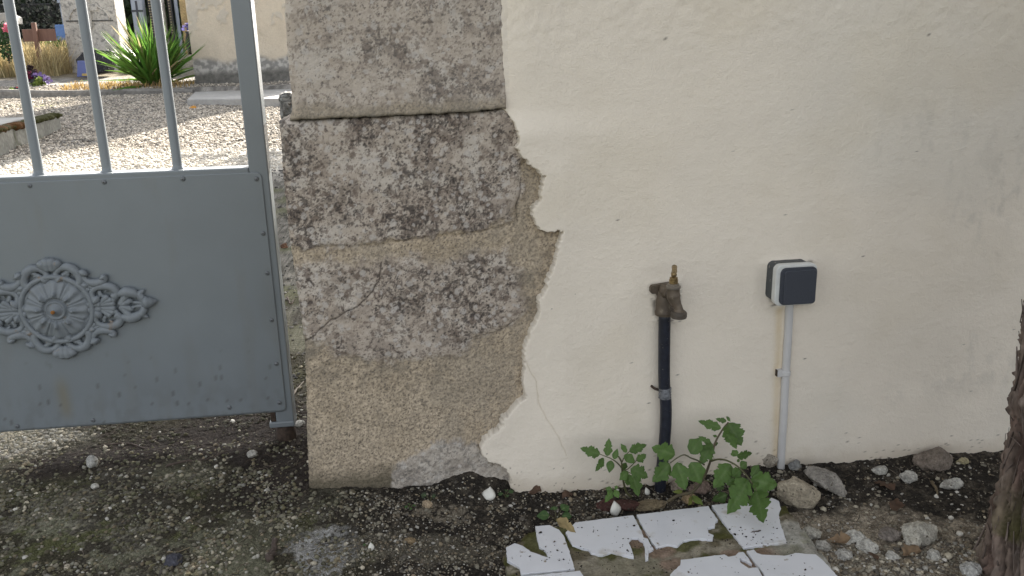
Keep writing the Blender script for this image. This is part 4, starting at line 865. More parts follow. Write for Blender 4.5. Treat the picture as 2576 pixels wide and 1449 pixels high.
def plant_right():
    root=thing('tomato_plant','larger young tomato plant reaching over the tiles, right of the black pipe','plant',(.6,-.10,-.05))
    stemtube(root,[(0.4945,-0.11,-0.0377),(0.5152,-0.115,-0.0226),(0.5395,-0.12,-0.0155),(0.5548,-0.12,-0.0018),(0.5682,-0.115,0.0139),(0.5795,-0.11,0.0384),(0.5873,-0.105,0.0613),(0.5952,-0.1,0.0841),(0.6101,-0.095,0.1064),(0.6237,-0.09,0.1195)],.0036,.0016,mat('brown_green_stem',(.085,.068,.038),rough=.65,vary=[(60,.8,1.2)]))
    stemtube(root,[(0.567,-0.115,0.0421),(0.5471,-0.13,0.061),(0.5295,-0.14,0.0732),(0.512,-0.15,0.0867),(0.497,-0.155,0.0847),(0.4838,-0.15,0.0716)],.0018,.0011)
    stemtube(root,[(0.5818,-0.11,0.0457),(0.592,-0.13,0.0597),(0.6048,-0.15,0.0642),(0.6176,-0.17,0.0599),(0.6269,-0.19,0.0507),(0.6353,-0.2,0.0374),(0.6407,-0.205,0.0252)],.0021,.0012)
    stemtube(root,[(0.5667,-0.115,0.0065),(0.5733,-0.13,0.0122),(0.5837,-0.14,0.0074)],.0012,.0008)
    stemtube(root,[(0.5448,-0.12,-0.015),(0.5469,-0.12,-0.002),(0.542,-0.12,0.0135)],.001,.0007); stemtube(root,[(0.5465,-0.12,-0.0133),(0.5397,-0.125,-0.0193),(0.5398,-0.13,-0.0202)],.001,.0007)
    L=[[(0.4926,-0.15,0.0879),(0.4446,-0.16,0.1133)]+[190,3],[(0.483,-0.15,0.0708),(0.4458,-0.17,0.0434)]+[185,3],[(0.4982,-0.15,0.0721),(0.5077,-0.18,0.0258)]+[215,2],[(0.5298,-0.14,0.064),(0.5454,-0.165,0.0285)]+[205,1],[(0.5319,-0.13,0.077),(0.5574,-0.12,0.1059)]+[175,1],
     [(0.5848,-0.105,0.0801),(0.5551,-0.13,0.0538)]+[155,3],[(0.5867,-0.1,0.0774),(0.5625,-0.09,0.0942)]+[70,2],[(0.5919,-0.1,0.0788),(0.6069,-0.09,0.0717)]+[45,1],[(0.5883,-0.105,0.0798),(0.5636,-0.12,0.082)]+[70,2],
     [(0.6073,-0.095,0.1103),(0.5624,-0.085,0.1269)]+[120,3],[(0.62,-0.09,0.1226),(0.5989,-0.085,0.1276)]+[60,2],[(0.6217,-0.09,0.1243),(0.6284,-0.085,0.1283)]+[70,2],[(0.6238,-0.09,0.1186),(0.6427,-0.12,0.0805)]+[215,3],[(0.6118,-0.1,0.1049),(0.6247,-0.14,0.0893)]+[165,3],[(0.6099,-0.1,0.1069),(0.6139,-0.12,0.1178)]+[80,2],
     [(0.6206,-0.15,0.0747),(0.6612,-0.14,0.0696)]+[120,3],[(0.6215,-0.15,0.0746),(0.6146,-0.14,0.0838)]+[90,1],[(0.5974,-0.1,0.0941),(0.5918,-0.09,0.0944)]+[35,0],[(0.6218,-0.15,0.0673),(0.6274,-0.15,0.0604)]+[40,0],
     [(0.6065,-0.155,0.0603),(0.5609,-0.19,0.0335)]+[205,3],[(0.6232,-0.165,0.0567),(0.6446,-0.15,0.0606)]+[85,0],[(0.6213,-0.17,0.055),(0.6017,-0.18,0.0459)]+[125,1],[(0.6341,-0.19,0.0428),(0.6874,-0.2,0.0297)]+[250,3],[(0.6355,-0.19,0.0481),(0.6601,-0.17,0.0632)]+[110,1],[(0.6291,-0.19,0.0424),(0.5739,-0.25,0.0113)]+[260,3],[(0.6429,-0.2,0.0231),(0.6247,-0.27,0.0005)]+[250,3],[(0.6241,-0.19,0.0401),(0.5856,-0.19,0.0366)]+[140,2],
     [(0.6134,-0.13,-0.0217),(0.5823,-0.13,-0.0348)]+[140,2],[(0.5876,-0.13,0.0034),(0.6015,-0.14,-0.0018)]+[120,1],[(0.633,-0.205,0.0421),(0.6492,-0.2,0.0315)]+[80,1]]
    for i,(b,t,wd,lb) in enumerate(L): add_leaf(root,b,t,wd*K7,lb,100+i,LG*(.6 if i in (27,28) else .92))  # shade on the two rear leaflets is put into their darker green
    add_leaf(root,*[(0.5219,-0.12,-0.0119),(0.4993,-0.13,-0.005)],45*K7,0,160,LG,.45); add_leaf(root,*[(0.5406,-0.125,-0.0203),(0.5552,-0.15,-0.0272)],85*K7,1,161,LG,.25); add_leaf(root,*[(0.5398,-0.125,-0.0231),(0.5278,-0.15,-0.0245)],70*K7,1,162,LG,.6)
plant_left(); plant_right()
def weed(name,label,c,leaves,col,r=.0008):
    z=float(g_z(c[0],c[1])); root=thing(name,label,'plant',(c[0],c[1],z))
    for i,(dx,dy,dz,wd,lb) in enumerate(leaves):
        b=np.array((c[0]+dx*.35,c[1]+dy*.35,z+dz*.8+.002)); t=np.array((c[0]+dx,c[1]+dy,z+dz))
        stemtube(root,[(c[0],c[1],z-.002),tuple((b+np.array((c[0],c[1],z)))/2+np.array((0,0,.002))),tuple(b)],r,r*.7)
        add_leaf(root,b,t,wd,lb,int(abs(c[0])*1000)+i,col,tiltn=(0,-.45,1),name='leaf')
wc=[(0.2605,-0.1206)][0]
weed('round_leaved_weed','low weed with round green leaves beside the tile corner',wc,[(-.040,.003,.016,.026,0),(-.004,.02,.024,.02,0),(.030,.018,.024,.024,0),(.030,-.008,.014,.022,0)],np.array((.05,.10,.03)))
weed('seedling','grey green two leaved seedling behind the tan stone',[(0.0101,-0.0644)][0],[(-.018,.005,.016,.018,0),(.012,-.002,.014,.014,0),(.014,.01,.012,.01,0)],np.array((.045,.06,.035)))
weed('seedling','small bright seedling left of the tan stone',[(-0.0298,-0.0971)][0],[(-.012,.002,.006,.007,0),(.012,.003,.007,.006,0),(.002,-.012,.006,.006,0),(-.004,.012,.008,.006,0)],np.array((.055,.11,.035)))
weed('seedling','small three leaved seedling beside the shell near the pillar foot',[(0.1671,-0.0441)][0],[(-.016,.0,.010,.011,1),(.018,.004,.012,.012,1),(.004,-.010,.008,.01,1),(.004,.010,.014,.009,0)],np.array((.045,.085,.03)))
weed('seedling','tiny seedling at the bottom left of the broken tile',[(-0.1072,-0.2353)][0],[(-.01,.0,.006,.006,0),(.010,.003,.006,.006,0)],np.array((.05,.09,.03)))
def stalk(label,P,h):
    root=thing('grass_stalk',label,'plant',P); q=MB(); pts=catmull([P,(P[0]+.001,P[1],P[2]+h*.5),(P[0]+.003,P[1]+.004,P[2]+h)],5); q.add(*tube(pts,np.linspace(.0007,.0004,len(pts)),6)); q.build('stem',m_twig,root)
    q=MB(); q.add(*tube([(P[0]+.002,P[1]+.003,P[2]+h*.8),(P[0]+.0028,P[1]+.004,P[2]+h*.92),(P[0]+.0045,P[1]+.004,P[2]+h*1.1)],[.0008,.0016,.0006],6)); q.build('seed_head',m_twig,root)
a=[(0.2891,-0.0155)][0]; stalk('thin dry grass stalk against the wall left of the tomato plants',(a[0],a[1],-.045),.034)
a=[(0.944,-0.0069)][0]; stalk('thin dry grass stalk against the wall right of the conduit',(a[0],a[1],-.04),.028)

def dead_leaf(label,c,size,ang,seed,m_,lob=4,z=None):
    V,F,q=leafmesh((0,-size,0),(0,size,0),size*1.5,lob,.35,.25,(0,0,1),seed,18); rg=np.random.default_rng(seed)
    V[:,2]+=.006*np.sin(V[:,0]*160+seed)*np.cos(V[:,1]*120)+.004
    o=mesh('dead_leaf',V,F,m_,loc=(0,0,0)); o.location=(c[0],c[1],(float(g_z(c[0],c[1])) if z is None else z)+.004); o.rotation_euler=(rg.normal(0,.25),rg.normal(0,.25),ang)
    tag(o,label,'dead leaf')
for i,(lb,c,s,an,mm) in enumerate([
 ('dark brown lobed dead leaf on black soil right of the flat grey stone',[(0.9673,-0.1132)][0],.024,.4,m_dead),
 ('brown curled dead leaf midway between the grey slab stone and the trunk',[(0.9473,-0.1912)][0],.024,-.5,m_dead),
 ('tan dead leaf on the sandy gravel left of the grey brown stone',[(0.7764,-0.2849)][0],.022,1.0,m_dead2),
 ('tan dead leaf low on the gravel under the cream boulder',[(0.888,-0.334)][0],.024,2.2,m_dead2),
 ('brown dead leaf lying against the wall foot left of the tomato plants',[(0.2284,-0.0253)][0],.020,.9,m_dead),
 ('dark brown dead leaf at the wall foot by the dry grass stalk',[(0.297,-0.0371)][0],.018,2.4,m_dead),
 ('brown dead leaf at the bottom of the gravel beside the slab',[(0.8112,-0.3405)][0],.014,.2,m_dead),
 ('orange brown leaf fallen on the gravel yard behind the gate bars',[(-2.438,8.838)][0],.06,1.4,mat('orange_leaf',(.55,.25,.03),rough=.7))]): dead_leaf(lb,c,s,an,700+i,mm)
# withered leaf hanging from the round-leaved weed on to the tile
q=leafmesh([(0.2421,-0.225,0.0169)][0],[(0.2748,-0.25,0.0037)][0],.028,2,.4,.3,(0,-.3,1),77,18); o=mesh('withered_leaf',q[0],q[1],mat('withered_yellow_leaf',(.30,.23,.11),rough=.8,vary=[(70,.6,1.3)],transl=.2)); tag(o,'withered yellow leaf drooping on to the tile below the round leaved weed','dead leaf')
def twig(name,label,P,r0,r1,seed=0,m_=m_twig,cat='twig'):
    P=[(p[0],p[1],float(g_z(p[0],p[1]))+r0*(p[2] if len(p)>2 else .6)) for p in P]; P=catmull(P,6); rg=np.random.default_rng(seed); P+=rg.normal(0,r0*.25,P.shape); q=MB(); q.add(*tube(P,np.linspace(r0,r1,len(P)),8)); o=q.build(name,m_,None,smooth=True); tag(o,label,cat)
twig('root','thin brown root snaking across the litter below the gate',[(-0.7369,0.2857),(-0.6983,0.2892),(-0.6649,0.2812),(-0.6403,0.2564),(-0.6173,0.2363)],.0028,.0012,1,cat='root')
twig('twig','long dark twig lying on the moss in front of the gate foot',[(-0.554,0.1414),(-0.5228,0.1507),(-0.4738,0.1589),(-0.4308,0.1799)],.0030,.0014,2)
twig('twig','thick dark stub of wood on the mossy cement at the bottom edge',[(-0.282,-0.2453),(-0.279,-0.2171),(-0.277,-0.1851)],.0070,.0040,3)
twig('twig','thin pale twig across the gap between gate and pillar',[(-0.3326,0.4699),(-0.3228,0.5343),(-0.3086,0.596)],.0030,.0014,4,mat('pale_twig',(.22,.19,.16),rough=.9))
twig('twig','thin curved twig higher up in the gap beside the pillar',[(-0.4467,1.365),(-0.425,1.288),(-0.4181,1.335)],.004,.002,5,m_twig)
twig('twig','fine straw stalk on the mossy cement at the lower left',[(-0.4692,-0.1944),(-0.4487,-0.1927),(-0.4315,-0.1828)],.0012,.0007,6,mat('straw',(.25,.2,.13),rough=.9))
twig('twig','pointed sliver of wood on the soil near the tree trunk',[(1.082,-0.1036),(1.071,-0.1362),(1.061,-0.1594)],.004,.001,7,mat('pale_wood',(.15,.115,.07),rough=.9))
twig('twig','short dark stick on the white tile at the right',[(p[0],p[1],0) for p in [(0.6135,-0.25),(0.6267,-0.2508),(0.633,-0.249)]],.0015,.001,8)
bpy.data.objects['twig.006'].location.z=TILE_Z+.0015-float(g_z(.62,-.28)) if 'twig.006' in bpy.data.objects else 0

# ---------------------------------------------------------------- juniper trunk at the right
def trunk_build():
    root=thing('juniper_tree','shaggy barked juniper trunk rising in front of the cream wall','tree',(1.02,-.46,-.05))
    le=[(0.9307,-0.46,-0.0392),(0.9358,-0.46,-0.0232),(0.9356,-0.46,0.0151),(0.925,-0.46,0.0699),(0.9309,-0.46,0.0995),(0.9338,-0.46,0.129),(0.9374,-0.46,0.1727),(0.9389,-0.46,0.2016),(0.9419,-0.46,0.2477),(0.9358,-0.46,0.2694),(0.9406,-0.46,0.2934),(0.9413,-0.46,0.3347),(0.9385,-0.46,0.3755),(0.9354,-0.46,0.4091),(0.9378,-0.46,0.4287),(0.9333,-0.46,0.4486),(0.9428,-0.46,0.4739),(0.9502,-0.46,0.5118),(0.9635,-0.46,0.5922),(0.9843,-0.46,0.6994),(1.002,-0.46,0.8133)]
    zs=np.array([p[2] for p in le]); xs=np.array([p[0] for p in le]); o_=np.argsort(zs); zs,xs=zs[o_],xs[o_]+.046
    nz,na=300,220; zz=np.linspace(-.16,.75,nz); aa=np.linspace(0,2*math.pi,na,endpoint=False)
    Zg,A=np.meshgrid(zz,aa,indexing='ij'); xl=np.interp(Zg,zs,xs); xl=xl-.05*ss(-.02,-.16,Zg)
    Rr=.105+.05*ss(.1,-.16,Zg); tw=A*1.0+Zg*1.2
    cxv=np.interp(Zg,zz,np.convolve(np.pad(np.interp(zz,zs,xs),20,mode='edge'),np.ones(41)/41,'valid'))+Rr
    u=np.cos(tw)*3; v=np.sin(tw)*3
    a2=A+Zg*.9+.25*fbm(A*2,Zg*5,1,2,801); strip=1-np.abs(2*fbm(a2*3.0,Zg*3.4,1.6,4,803,.55)-1)*1.6; fine=fbm(a2*9,Zg*5.5,1.7,4,805,.6)
    knob=.03*np.exp(-((Zg-.30)/.025)**2)*np.exp(-((np.mod(A,2*math.pi)-3.3)/.3)**2)
    r=Rr*(1+.10*(strip-.6)*2+.15*(fine-.5)*2)+knob
    edge_fix=(np.interp(Zg,zs,xs)-np.interp(Zg,zz,np.convolve(np.pad(np.interp(zz,zs,xs),20,mode='edge'),np.ones(41)/41,'valid')))
    r=r-edge_fix*.8*np.maximum(0,-np.cos(A))
    X_=cxv+r*np.cos(A); Y_=-.46+r*np.sin(A)*.95
    c=mix((.08,.061,.05),(.21,.16,.13),ss(.35,.9,strip)); c=mix(c,(.03,.022,.018),.7*ss(.45,.3,fine)); c=mix(c,(.24,.20,.175),.5*ss(.56,.7,fine))
    mo=ss(.50,.62,fbm(u,Zg*9,1.6,4,807))*ss(.20,.02,Zg)*np.exp(-((np.mod(A,2*math.pi)-3.6)/.9)**2); c=mix(c,(.085,.085,.025),.75*mo); rd=ss(.5,.65,fbm(v,Zg*5,2,3,809)); c=mix(c,(.12,.07,.06),.4*rd)
    V=np.stack([X_,Y_,Zg],-1).reshape(-1,3); F=[(i*na+j,i*na+(j+1)%na,(i+1)*na+(j+1)%na,(i+1)*na+j) for i in range(nz-1) for j in range(na)]
    mesh('trunk',V,np.array(F),m_bark,root,col=c.reshape(-1,3))
    # loose bark strips
    q=MB(); rg=np.random.default_rng(5)
    for i in range(260):
        z=rg.uniform(-.1,.5); a=rg.uniform(2.2,5.2); L=rg.uniform(.02,.09); k=int(np.interp(z,zz,np.arange(nz))); j=int(a/(2*math.pi)*na)%na
        p0=np.array((X_[k,j],Y_[k,j],zz[k])); k2=min(nz-1,k+int(L/.00304)); j2=(j+int(rg.integers(-5,6))-2)%na; p1=np.array((X_[k2,j2],Y_[k2,j2],zz[k2])); ctr=np.array((cxv[k,0],-.46,z)); out=p0-ctr; out/=np.linalg.norm(out)
        pm=(p0+p1)/2+out*.003; off=out*rg.uniform(.0,.009); P=catmull([p0+out*.001,pm,p1+off],3); w_=rg.uniform(.0008,.003); cc=np.array((.17,.135,.115))*rg.uniform(.4,1.4)
        q.add(*tube(P,np.linspace(w_,w_*.4,len(P)),5,.6),cc)
    q.build('bark_strips',m_bark,root,smooth=True,col=True)
    q=MB(); top=(cxv[-1,0],-.46,.75)
    q.add(*tube(catmull([(top[0],-.46,.72),(top[0]+.08,-.48,1.3),(top[0]+.12,-.5,2.0),(top[0]+.3,-.5,3.2)],6),np.linspace(.10,.03,19),14),(.11,.085,.07))
    for dx,dy,dz in ((.9,-.5,.9),(-.5,-.8,1.1),(.6,.5,1.0),(1.2,-.1,.6)):
        q.add(*tube(catmull([(top[0]+.12,-.5,1.9),(top[0]+.12+dx*.5,-.5+dy*.5,2.0+dz*.6),(top[0]+.12+dx,-.5+dy,2.0+dz)],5),np.linspace(.045,.012,11),10),(.11,.085,.07))
    q.build('limbs',m_bark,root,smooth=True,col=True)
    n=4200; d=rng.normal(size=(n,3)); d/=np.linalg.norm(d,axis=1)[:,None]; pos=np.array((top[0]+.95,-1.1,2.75))+d*np.array((1.35,1.15,.95))*rng.random((n,1))**.4
    leafcloud('crown',pos,.10,(.03,.05,.022),root,5)  # out-of-view crown, set low and dense to dim the wall's right side
def leafcloud(name,pos,size,col,parent,seed,jit=.4,m_=None,aspect=.6):
    rg=np.random.default_rng(seed); n=len(pos); Q=quats(n,rg); s=size*np.exp(rg.normal(0,.3,n)); P=np.array([(-1,0,0),(-.2,-aspect,.15),(1,0,0),(-.2,aspect,.15)])
    V=np.einsum('nij,kj->nki',Q,P)*s[:,None,None]*.5+pos[:,None,:]
    F=(np.array([(0,1,2,3)])[None]+(np.arange(n)*4)[:,None,None]).reshape(-1,4)
    c=np.array(col)*rg.uniform(1-jit,1+jit,(n,1)) if np.ndim(col)==1 else col
    return mesh(name,V.reshape(-1,3),F,m_ or m_hedge,parent,smooth=False,col=np.repeat(c,4,0))
trunk_build()

# ---------------------------------------------------------------- the graveyard beyond the gate
def bx(name,b,m_,parent=None,bw=.01):
    q=MB(); q.add(*b); o=q.build(name,m_,parent); return bevel(o,bw,2) if bw else o
# tomb border block at the left, mossy along its top
def tomb_border():
    root=thing('tomb_border','low concrete grave border with mossy rim beside the gravel','grave border',(-3.4,6.6,.1))
    c=np.array([(-2.72,5.15),(-3.10,7.05),(-6.4,7.6),(-6.4,5.0)])
    c=np.array([(-3.098,5.382),(-3.283,7.172)]); d=c[1]-c[0]; n=np.array((-d[1],d[0])); n/=np.linalg.norm(n); e=c[0]-d*.45
    P=[tuple(e),tuple(c[1]),tuple(c[1]+n*3),tuple(e+n*3)]
    V,F=poly_prism(P,-.1,.335,.0,0,.2); bevel(mesh('kerb_block',V,F,mat('mossy_concrete',(.20,.195,.17),rough=.95,vary=[(4,.7,1.2),(30,.75,1.2)],bump=[(25,.008)],tint=[(7,.55,.7,(.09,.09,.06))]),root,smooth=False),.02,3)
    I=[tuple(e+n*.2),tuple(c[1]+n*.2-d/np.linalg.norm(d)*.2),tuple(c[1]+n*3-d/np.linalg.norm(d)*.2),tuple(e+n*3)]
    V,F=poly_prism(I,.3,.339,0,0,.3); mesh('pale_inner_slab',V,F,m_slab,root,smooth=False)
    q=MB(); rg=np.random.default_rng(3)
    V0,F0=ico(2)
    for i in range(110):
        t=rg.random()**.6; p=e+(c[1]-e)*t+n*rg.uniform(.0,.07); s=rg.uniform(.015,.045); cc=(.05,.05,.018) if t>.6 else ((.10,.05,.02) if rg.random()<.6 else (.06,.05,.02))
        q.add(V0*(1+rg.normal(0,.12,(len(V0),1)))*np.array((s*1.4,s*1.4,s*.7))+np.array((p[0],p[1],.335)),F0.tolist(),cc)
    q.build('moss_rim',m_soil,root,smooth=True,col=True)
tomb_border()
# kerb of the planted bed
kz=[(-5.607,0.4357),(-3.018,0.3758)]
q=MB(); V=[];
for i,xx in enumerate(np.linspace(-7.2,-3.0,40)):
    zt=np.interp(xx,[-5.6,-3.0],[.445,.385]); 
    for (dy,dz) in ((0,-.2),(0,-.03),(.03,0),(.12,0),(.15,-.03),(.15,-.2)): V.append((xx,11.4+dy,zt+dz+.01*math.sin(xx*3)))
F=[(i*6+j,i*6+j+1,(i+1)*6+j+1,(i+1)*6+j) for i in range(39) for j in range(5)]+[(0,1,2,3,4,5),tuple(39*6+k for k in (5,4,3,2,1,0))]
q.add(V,F); o=q.build('bed_kerb',mat('kerb_stone',(.21,.20,.185),rough=.95,vary=[(4,.7,1.2),(25,.75,1.2)],bump=[(30,.008)])); tag(o,'long grey stone kerb edging the planted grave bed','kerb')
# slab in front of the chapel
P=[(-2.591,9.295),(-3.228,12.84),(-1.552,12.42),(-1.208,8.78)]
V,F=poly_prism(P,.1,.345,0,0,.2); o=mesh('stone_slab',V,F,m_slab,smooth=False); bevel(o,.012); tag(o,'flat pale stone slab on the gravel in front of the chapel wall','slab')
def chapel():
    root=thing('burial_chapel','beige plastered burial chapel with grey stained foot, standing behind the stone slab','chapel',(-1.8,12.8,.33))
    xs=lines((-3.10,-1.4,.013),(-1.4,-.88,.13)); zs=lines((.2,1.75,.013),(1.75,5.0,.25)); x,z=np.meshgrid(xs,zs,indexing='ij'); x=x.ravel(); z=z.ravel()
    c=mix((.55,.48,.385),(.61,.545,.45),fbm(x,z,2.5,4,901)); n=fbm(x,z,7,4,903)
    pale=ss(.86,.76,z+.25*(fbm(x,z,2.2,3,905)-.5)+.03*np.sin(x*9)); c=mix(c,mix((.25,.245,.235),(.46,.445,.42),ss(.35,.65,fbm(x,z,22,3,907))),pale)
    wet=ss(.68,.54,z+.16*(fbm(x,z,4,3,909)-.5)); c=mix(c,mix((.07,.07,.065),(.19,.18,.165),fbm(x,z,28,3,911)),wet*.9)
    fl=ss(.56,.62,fbm(x,z,5,5,913,.6))*ss(1.0,1.4,z); c=mix(c,(.46,.43,.385),.6*fl)
    y=12.1-.012*fbm(x,z,3,3,915)-.03*pale*0-.012*fl+.012*pale*fbm(x,z,18,3,917)
    lf=[(-3.087,1.647),(-3.136,0.3716)]; X_=np.where(x<-3.05,x+.01*(fbm(x*0,z,9,3,919)-.5),x)
    mesh('front_wall',np.stack([X_,y,z],1),grid_faces(len(xs),len(zs)),m_chap,root,col=c)
    q=MB(); q.add(*box(-3.085,-.89,12.12,13.6,.1,4.99)); q.build('side_walls',mat('chapel_side',(.48,.43,.35),rough=.95,vary=[(3,.9,1.08)]),root)
    q=MB(); q.add([(-3.3,11.9,4.95),(-.8,11.9,4.95),(-.8,13.8,4.95),(-3.3,13.8,4.95),(-3.3,12.85,5.6),(-.8,12.85,5.6)],[(0,1,5,4),(2,3,4,5),(0,4,3),(1,2,5),(3,2,1,0)]); q.build('roof',m_conc,root)
chapel()
def stele():
    Y0=15.0; e=[(-5.825,1.847),(-5.887,0.6217),(-4.94,1.832),(-5.024,0.5986)]; x0,x1=-5.90,-4.98; zb=.55
    root=thing('stele','tall lichened white stone stele with a carved arch, behind the dark granite block','gravestone',(-5.4,15.2,zb))
    bx('shaft',box(x0,x1,Y0,Y0+.55,zb,2.6),m_stele,root,.02)
    cx=(x0+x1)/2
    q=MB(); a=np.linspace(0,math.pi,15); q.add(*tube([(cx+.34*math.cos(t),Y0-.004,1.50+.26*math.sin(t)) for t in a],.018,8)); q.build('carved_arch',m_stele,root,smooth=True)
    q=MB(); q.add(*box(x0+.06,x1-.06,Y0-.012,Y0+.01,1.475,1.50)); q.build('ledge',mat('dark_groove',(.10,.10,.10),rough=.9,vary=[(30,.6,1.3)]),root)
    q=MB(); q.add(*box(cx-.04,cx+.04,Y0-.03,Y0+.01,1.36,1.95)); q.add(*box(cx-.16,cx-.041,Y0-.028,Y0+.01,1.66,1.74)); q.add(*box(cx+.041,cx+.16,Y0-.028,Y0+.01,1.66,1.74)); q.build('carved_cross',m_stele,root)
    bx('base',box(x0-.03,x1+.05,Y0-.06,Y0+.6,zb-.2,zb+.09),m_stele,root,.015)
stele()
# dark granite block and blue plaque before the stele
r_=thing('granite_block','dark speckled granite memorial block leaning before the white stele','memorial',(-5.0,13.9,.53))
P=[(-5.409,0.8302),(-5.239,0.9808),(-5.153,1.004),(-4.815,0.9578),(-4.81,0.8152),(-4.912,0.6093),(-5.38,0.5697)]
V=[(a,13.9,b) for a,b in P]+[(a+.02,14.12,b-.01) for a,b in P]; n=len(P)
o=mesh('rough_block',V,[tuple(range(n))]+[tuple(n+i for i in range(n))[::-1]]+[(i,i+n,(i+1)%n+n,(i+1)%n) for i in range(n)],m_gran,r_,smooth=False); bevel(o,.02,2)
r_=thing('blue_plaque','blue memorial plaque with a small gilt strip in front of the granite block','plaque',(-5.1,13.6,.52))
P=[(-5.276,13.60,0.8112),(-5.014,13.60,0.8046),(-5.047,13.60,0.55),(-5.323,13.60,0.5512)]; a,b,c,d=[np.array(p) for p in P]; th=np.array((0,.06,0))
o=mesh('plate',[a,b,c,d,a+th,b+th,c+th,d+th],[(3,2,1,0),(4,5,6,7),(0,1,5,4),(1,2,6,5),(2,3,7,6),(3,0,4,7)],m_blue,r_,smooth=False); bevel(o,.01)
P=[(-5.226,13.58,0.6067),(-5.064,13.58,0.6023),(-5.07,13.58,0.564),(-5.232,13.58,0.5685)]; a,b,c,d=[np.array(p) for p in P]; th=np.array((0,.02,0))
mesh('gilt_strip',[a,b,c,d,a+th,b+th,c+th,d+th],[(3,2,1,0),(4,5,6,7),(0,1,5,4),(1,2,6,5),(2,3,7,6),(3,0,4,7)],m_gold,r_,smooth=False)
# wooden cross
r_=thing('wooden_cross','reddish brown wooden grave cross with a wide board, in dry grass','grave cross',(-6.15,14.6,.6))
e=[(-6.188,1.46),(-6.276,0.7028),(-6.462,1.261),(-5.922,1.25),(-6.205,1.355),(-6.24,1.151)]
xc=(e[0][0]+e[1][0])/2
bx('post',box(xc-.035,xc+.035,14.55,14.62,.5,e[0][1]),m_wood,r_,.008); bx('board',box(e[2][0],e[3][0],14.625,14.66,e[5][1],e[4][1]),m_wood,r_,.006)
# yucca
def yucca():
    root=thing('yucca','large spiky green yucca clump against the chapel corner','plant',(-3.66,12.0,.4))
    rg=np.random.default_rng(12); c0=np.array((-3.66,12.0,.42)); n=300; V=[];F=[];cc=[];k=0; M=8
    for i in range(n):
        az=rg.uniform(0,2*math.pi); el=np.clip(rg.normal(.95,.36),.12,1.5); L=rg.uniform(.72,1.08)*(1.0 if el<1.2 else .95); wd=rg.uniform(.022,.034)
        d=np.array((math.cos(az)*math.cos(el),math.sin(az)*math.cos(el)*.8,math.sin(el))); s=np.cross(d,(0,0,1)); s/=np.linalg.norm(s)+1e-9; s=s*math.cos(rg.normal(0,.5))+np.cross(d,s)*math.sin(rg.normal(0,.5)); nn=np.cross(s,d)
        g=np.array((.075,.19,.03))*rg.uniform(.6,1.5); g=mix(g,np.array((.17,.22,.045)),np.array(rg.random()*.5)); 
        if rg.random()<.06: g=np.array((.35,.28,.16))
        st=c0+np.array((rg.normal(0,.07),rg.normal(0,.06),rg.uniform(-.03,.12)))
        for j in range(M+1):
            u=j/M; p=st+d*L*u+np.array((0,0,-1))*(.10*L*u*u*(1.3-el*.8)); w_=wd*(.55+.9*u if u<.5 else 1.0)*(1-u**2.2)+.0005
            V+=[p-s*w_,p+nn*w_*-.45,p+s*w_]; cc+=[g*(.75+.4*u)]*3
        for j in range(M):
            for b in (0,1): F.append((k+j*3+b,k+j*3+b+1,k+j*3+b+4,k+j*3+b+3))
        k+=3*(M+1)
    mesh('leaves',np.array(V),np.array(F),m_yuc,root,col=np.array(cc))
    q=MB(); q.add(*tube(catmull([(-3.66,12.0,.3),(-3.65,12.0,.45),(-3.66,12,.6)],4),[.10,.10,.09,.09,.08,.07,.06,.05,.04],12)); q.build('crown_base',m_twig,root,smooth=True)
yucca()
def blades(name,n,xr,yr,hr,cols,label,cat,seed,kind='stuff'):
    rg=np.random.default_rng(seed); x=rg.uniform(*xr,n); y=rg.uniform(*yr,n); z=g_z(x,y); h=rg.uniform(*hr,n); a=rg.uniform(0,6.28,n); ln=rg.uniform(.1,.6,n); w_=.004+rg.random(n)*.005
    V=np.zeros((n,6,3)); ca,sa=np.cos(a),np.sin(a)
    for j,u in enumerate((0,.55,1)):
        px=x+ca*ln*h*u**2; py=y+sa*ln*h*u**2; pz=z+h*u*(1-.25*ln*u); ww=w_*(1-.75*u)
        V[:,j*2]=np.stack([px-ww,py,pz],1); V[:,j*2+1]=np.stack([px+ww,py,pz],1)
    F=(np.array([(0,1,3,2),(2,3,5,4)])[None]+(np.arange(n)*6)[:,None,None]).reshape(-1,4)
    c=np.array(cols)[rg.integers(0,len(cols),n)]*rg.uniform(.7,1.3,(n,1)); o=mesh(name,V.reshape(-1,3),F,m_grass,smooth=False,col=np.repeat(c,6,0)); tag(o,label,cat,kind=kind)
blades('dry_grass',5200,(-7.6,-5.85),(14.2,17),(.25,.62),[(.42,.34,.18),(.36,.28,.15),(.5,.42,.25),(.25,.21,.1)],'straw coloured dry grass growing round the wooden cross','grass',31)
blades('straw_mulch',700,(-4.9,-3.1),(11.65,12.3),(.03,.12),[(.42,.30,.12),(.3,.2,.08),(.16,.11,.06)],'fallen yellow straw and dead blades below the yucca','litter',33)
def bush(name,label,c,r,n,size,col,seed,cat='shrub',m_=None):
    root=thing(name,label,cat,(c[0],c[1],c[2]-r[2])); rg=np.random.default_rng(seed); d=rg.normal(size=(n,3)); d/=np.linalg.norm(d,axis=1)[:,None]; rad=rg.random((n,1))**.35
    rad=rad*(.75+.5*fbm(d[:,0]*2+d[:,2],d[:,1]*2-d[:,2],1.5,2,seed)[:,None]); pos=np.array(c)+d*np.array(r)*rad
    leafcloud('foliage',pos,size,col,root,seed); q=MB()
    for k in range(4): q.add(*tube(catmull([(c[0],c[1],c[2]-r[2]*1.1),(c[0]+rg.normal(0,r[0]*.2),c[1],c[2]-r[2]*.3),(c[0]+rg.normal(0,r[0]*.5),c[1]+rg.normal(0,r[1]*.4),c[2]+r[2]*.5)],4),np.linspace(.02,.005,9)*max(.4,r[2]),6))
    q.build('stems',m_twig,root,smooth=True); return root
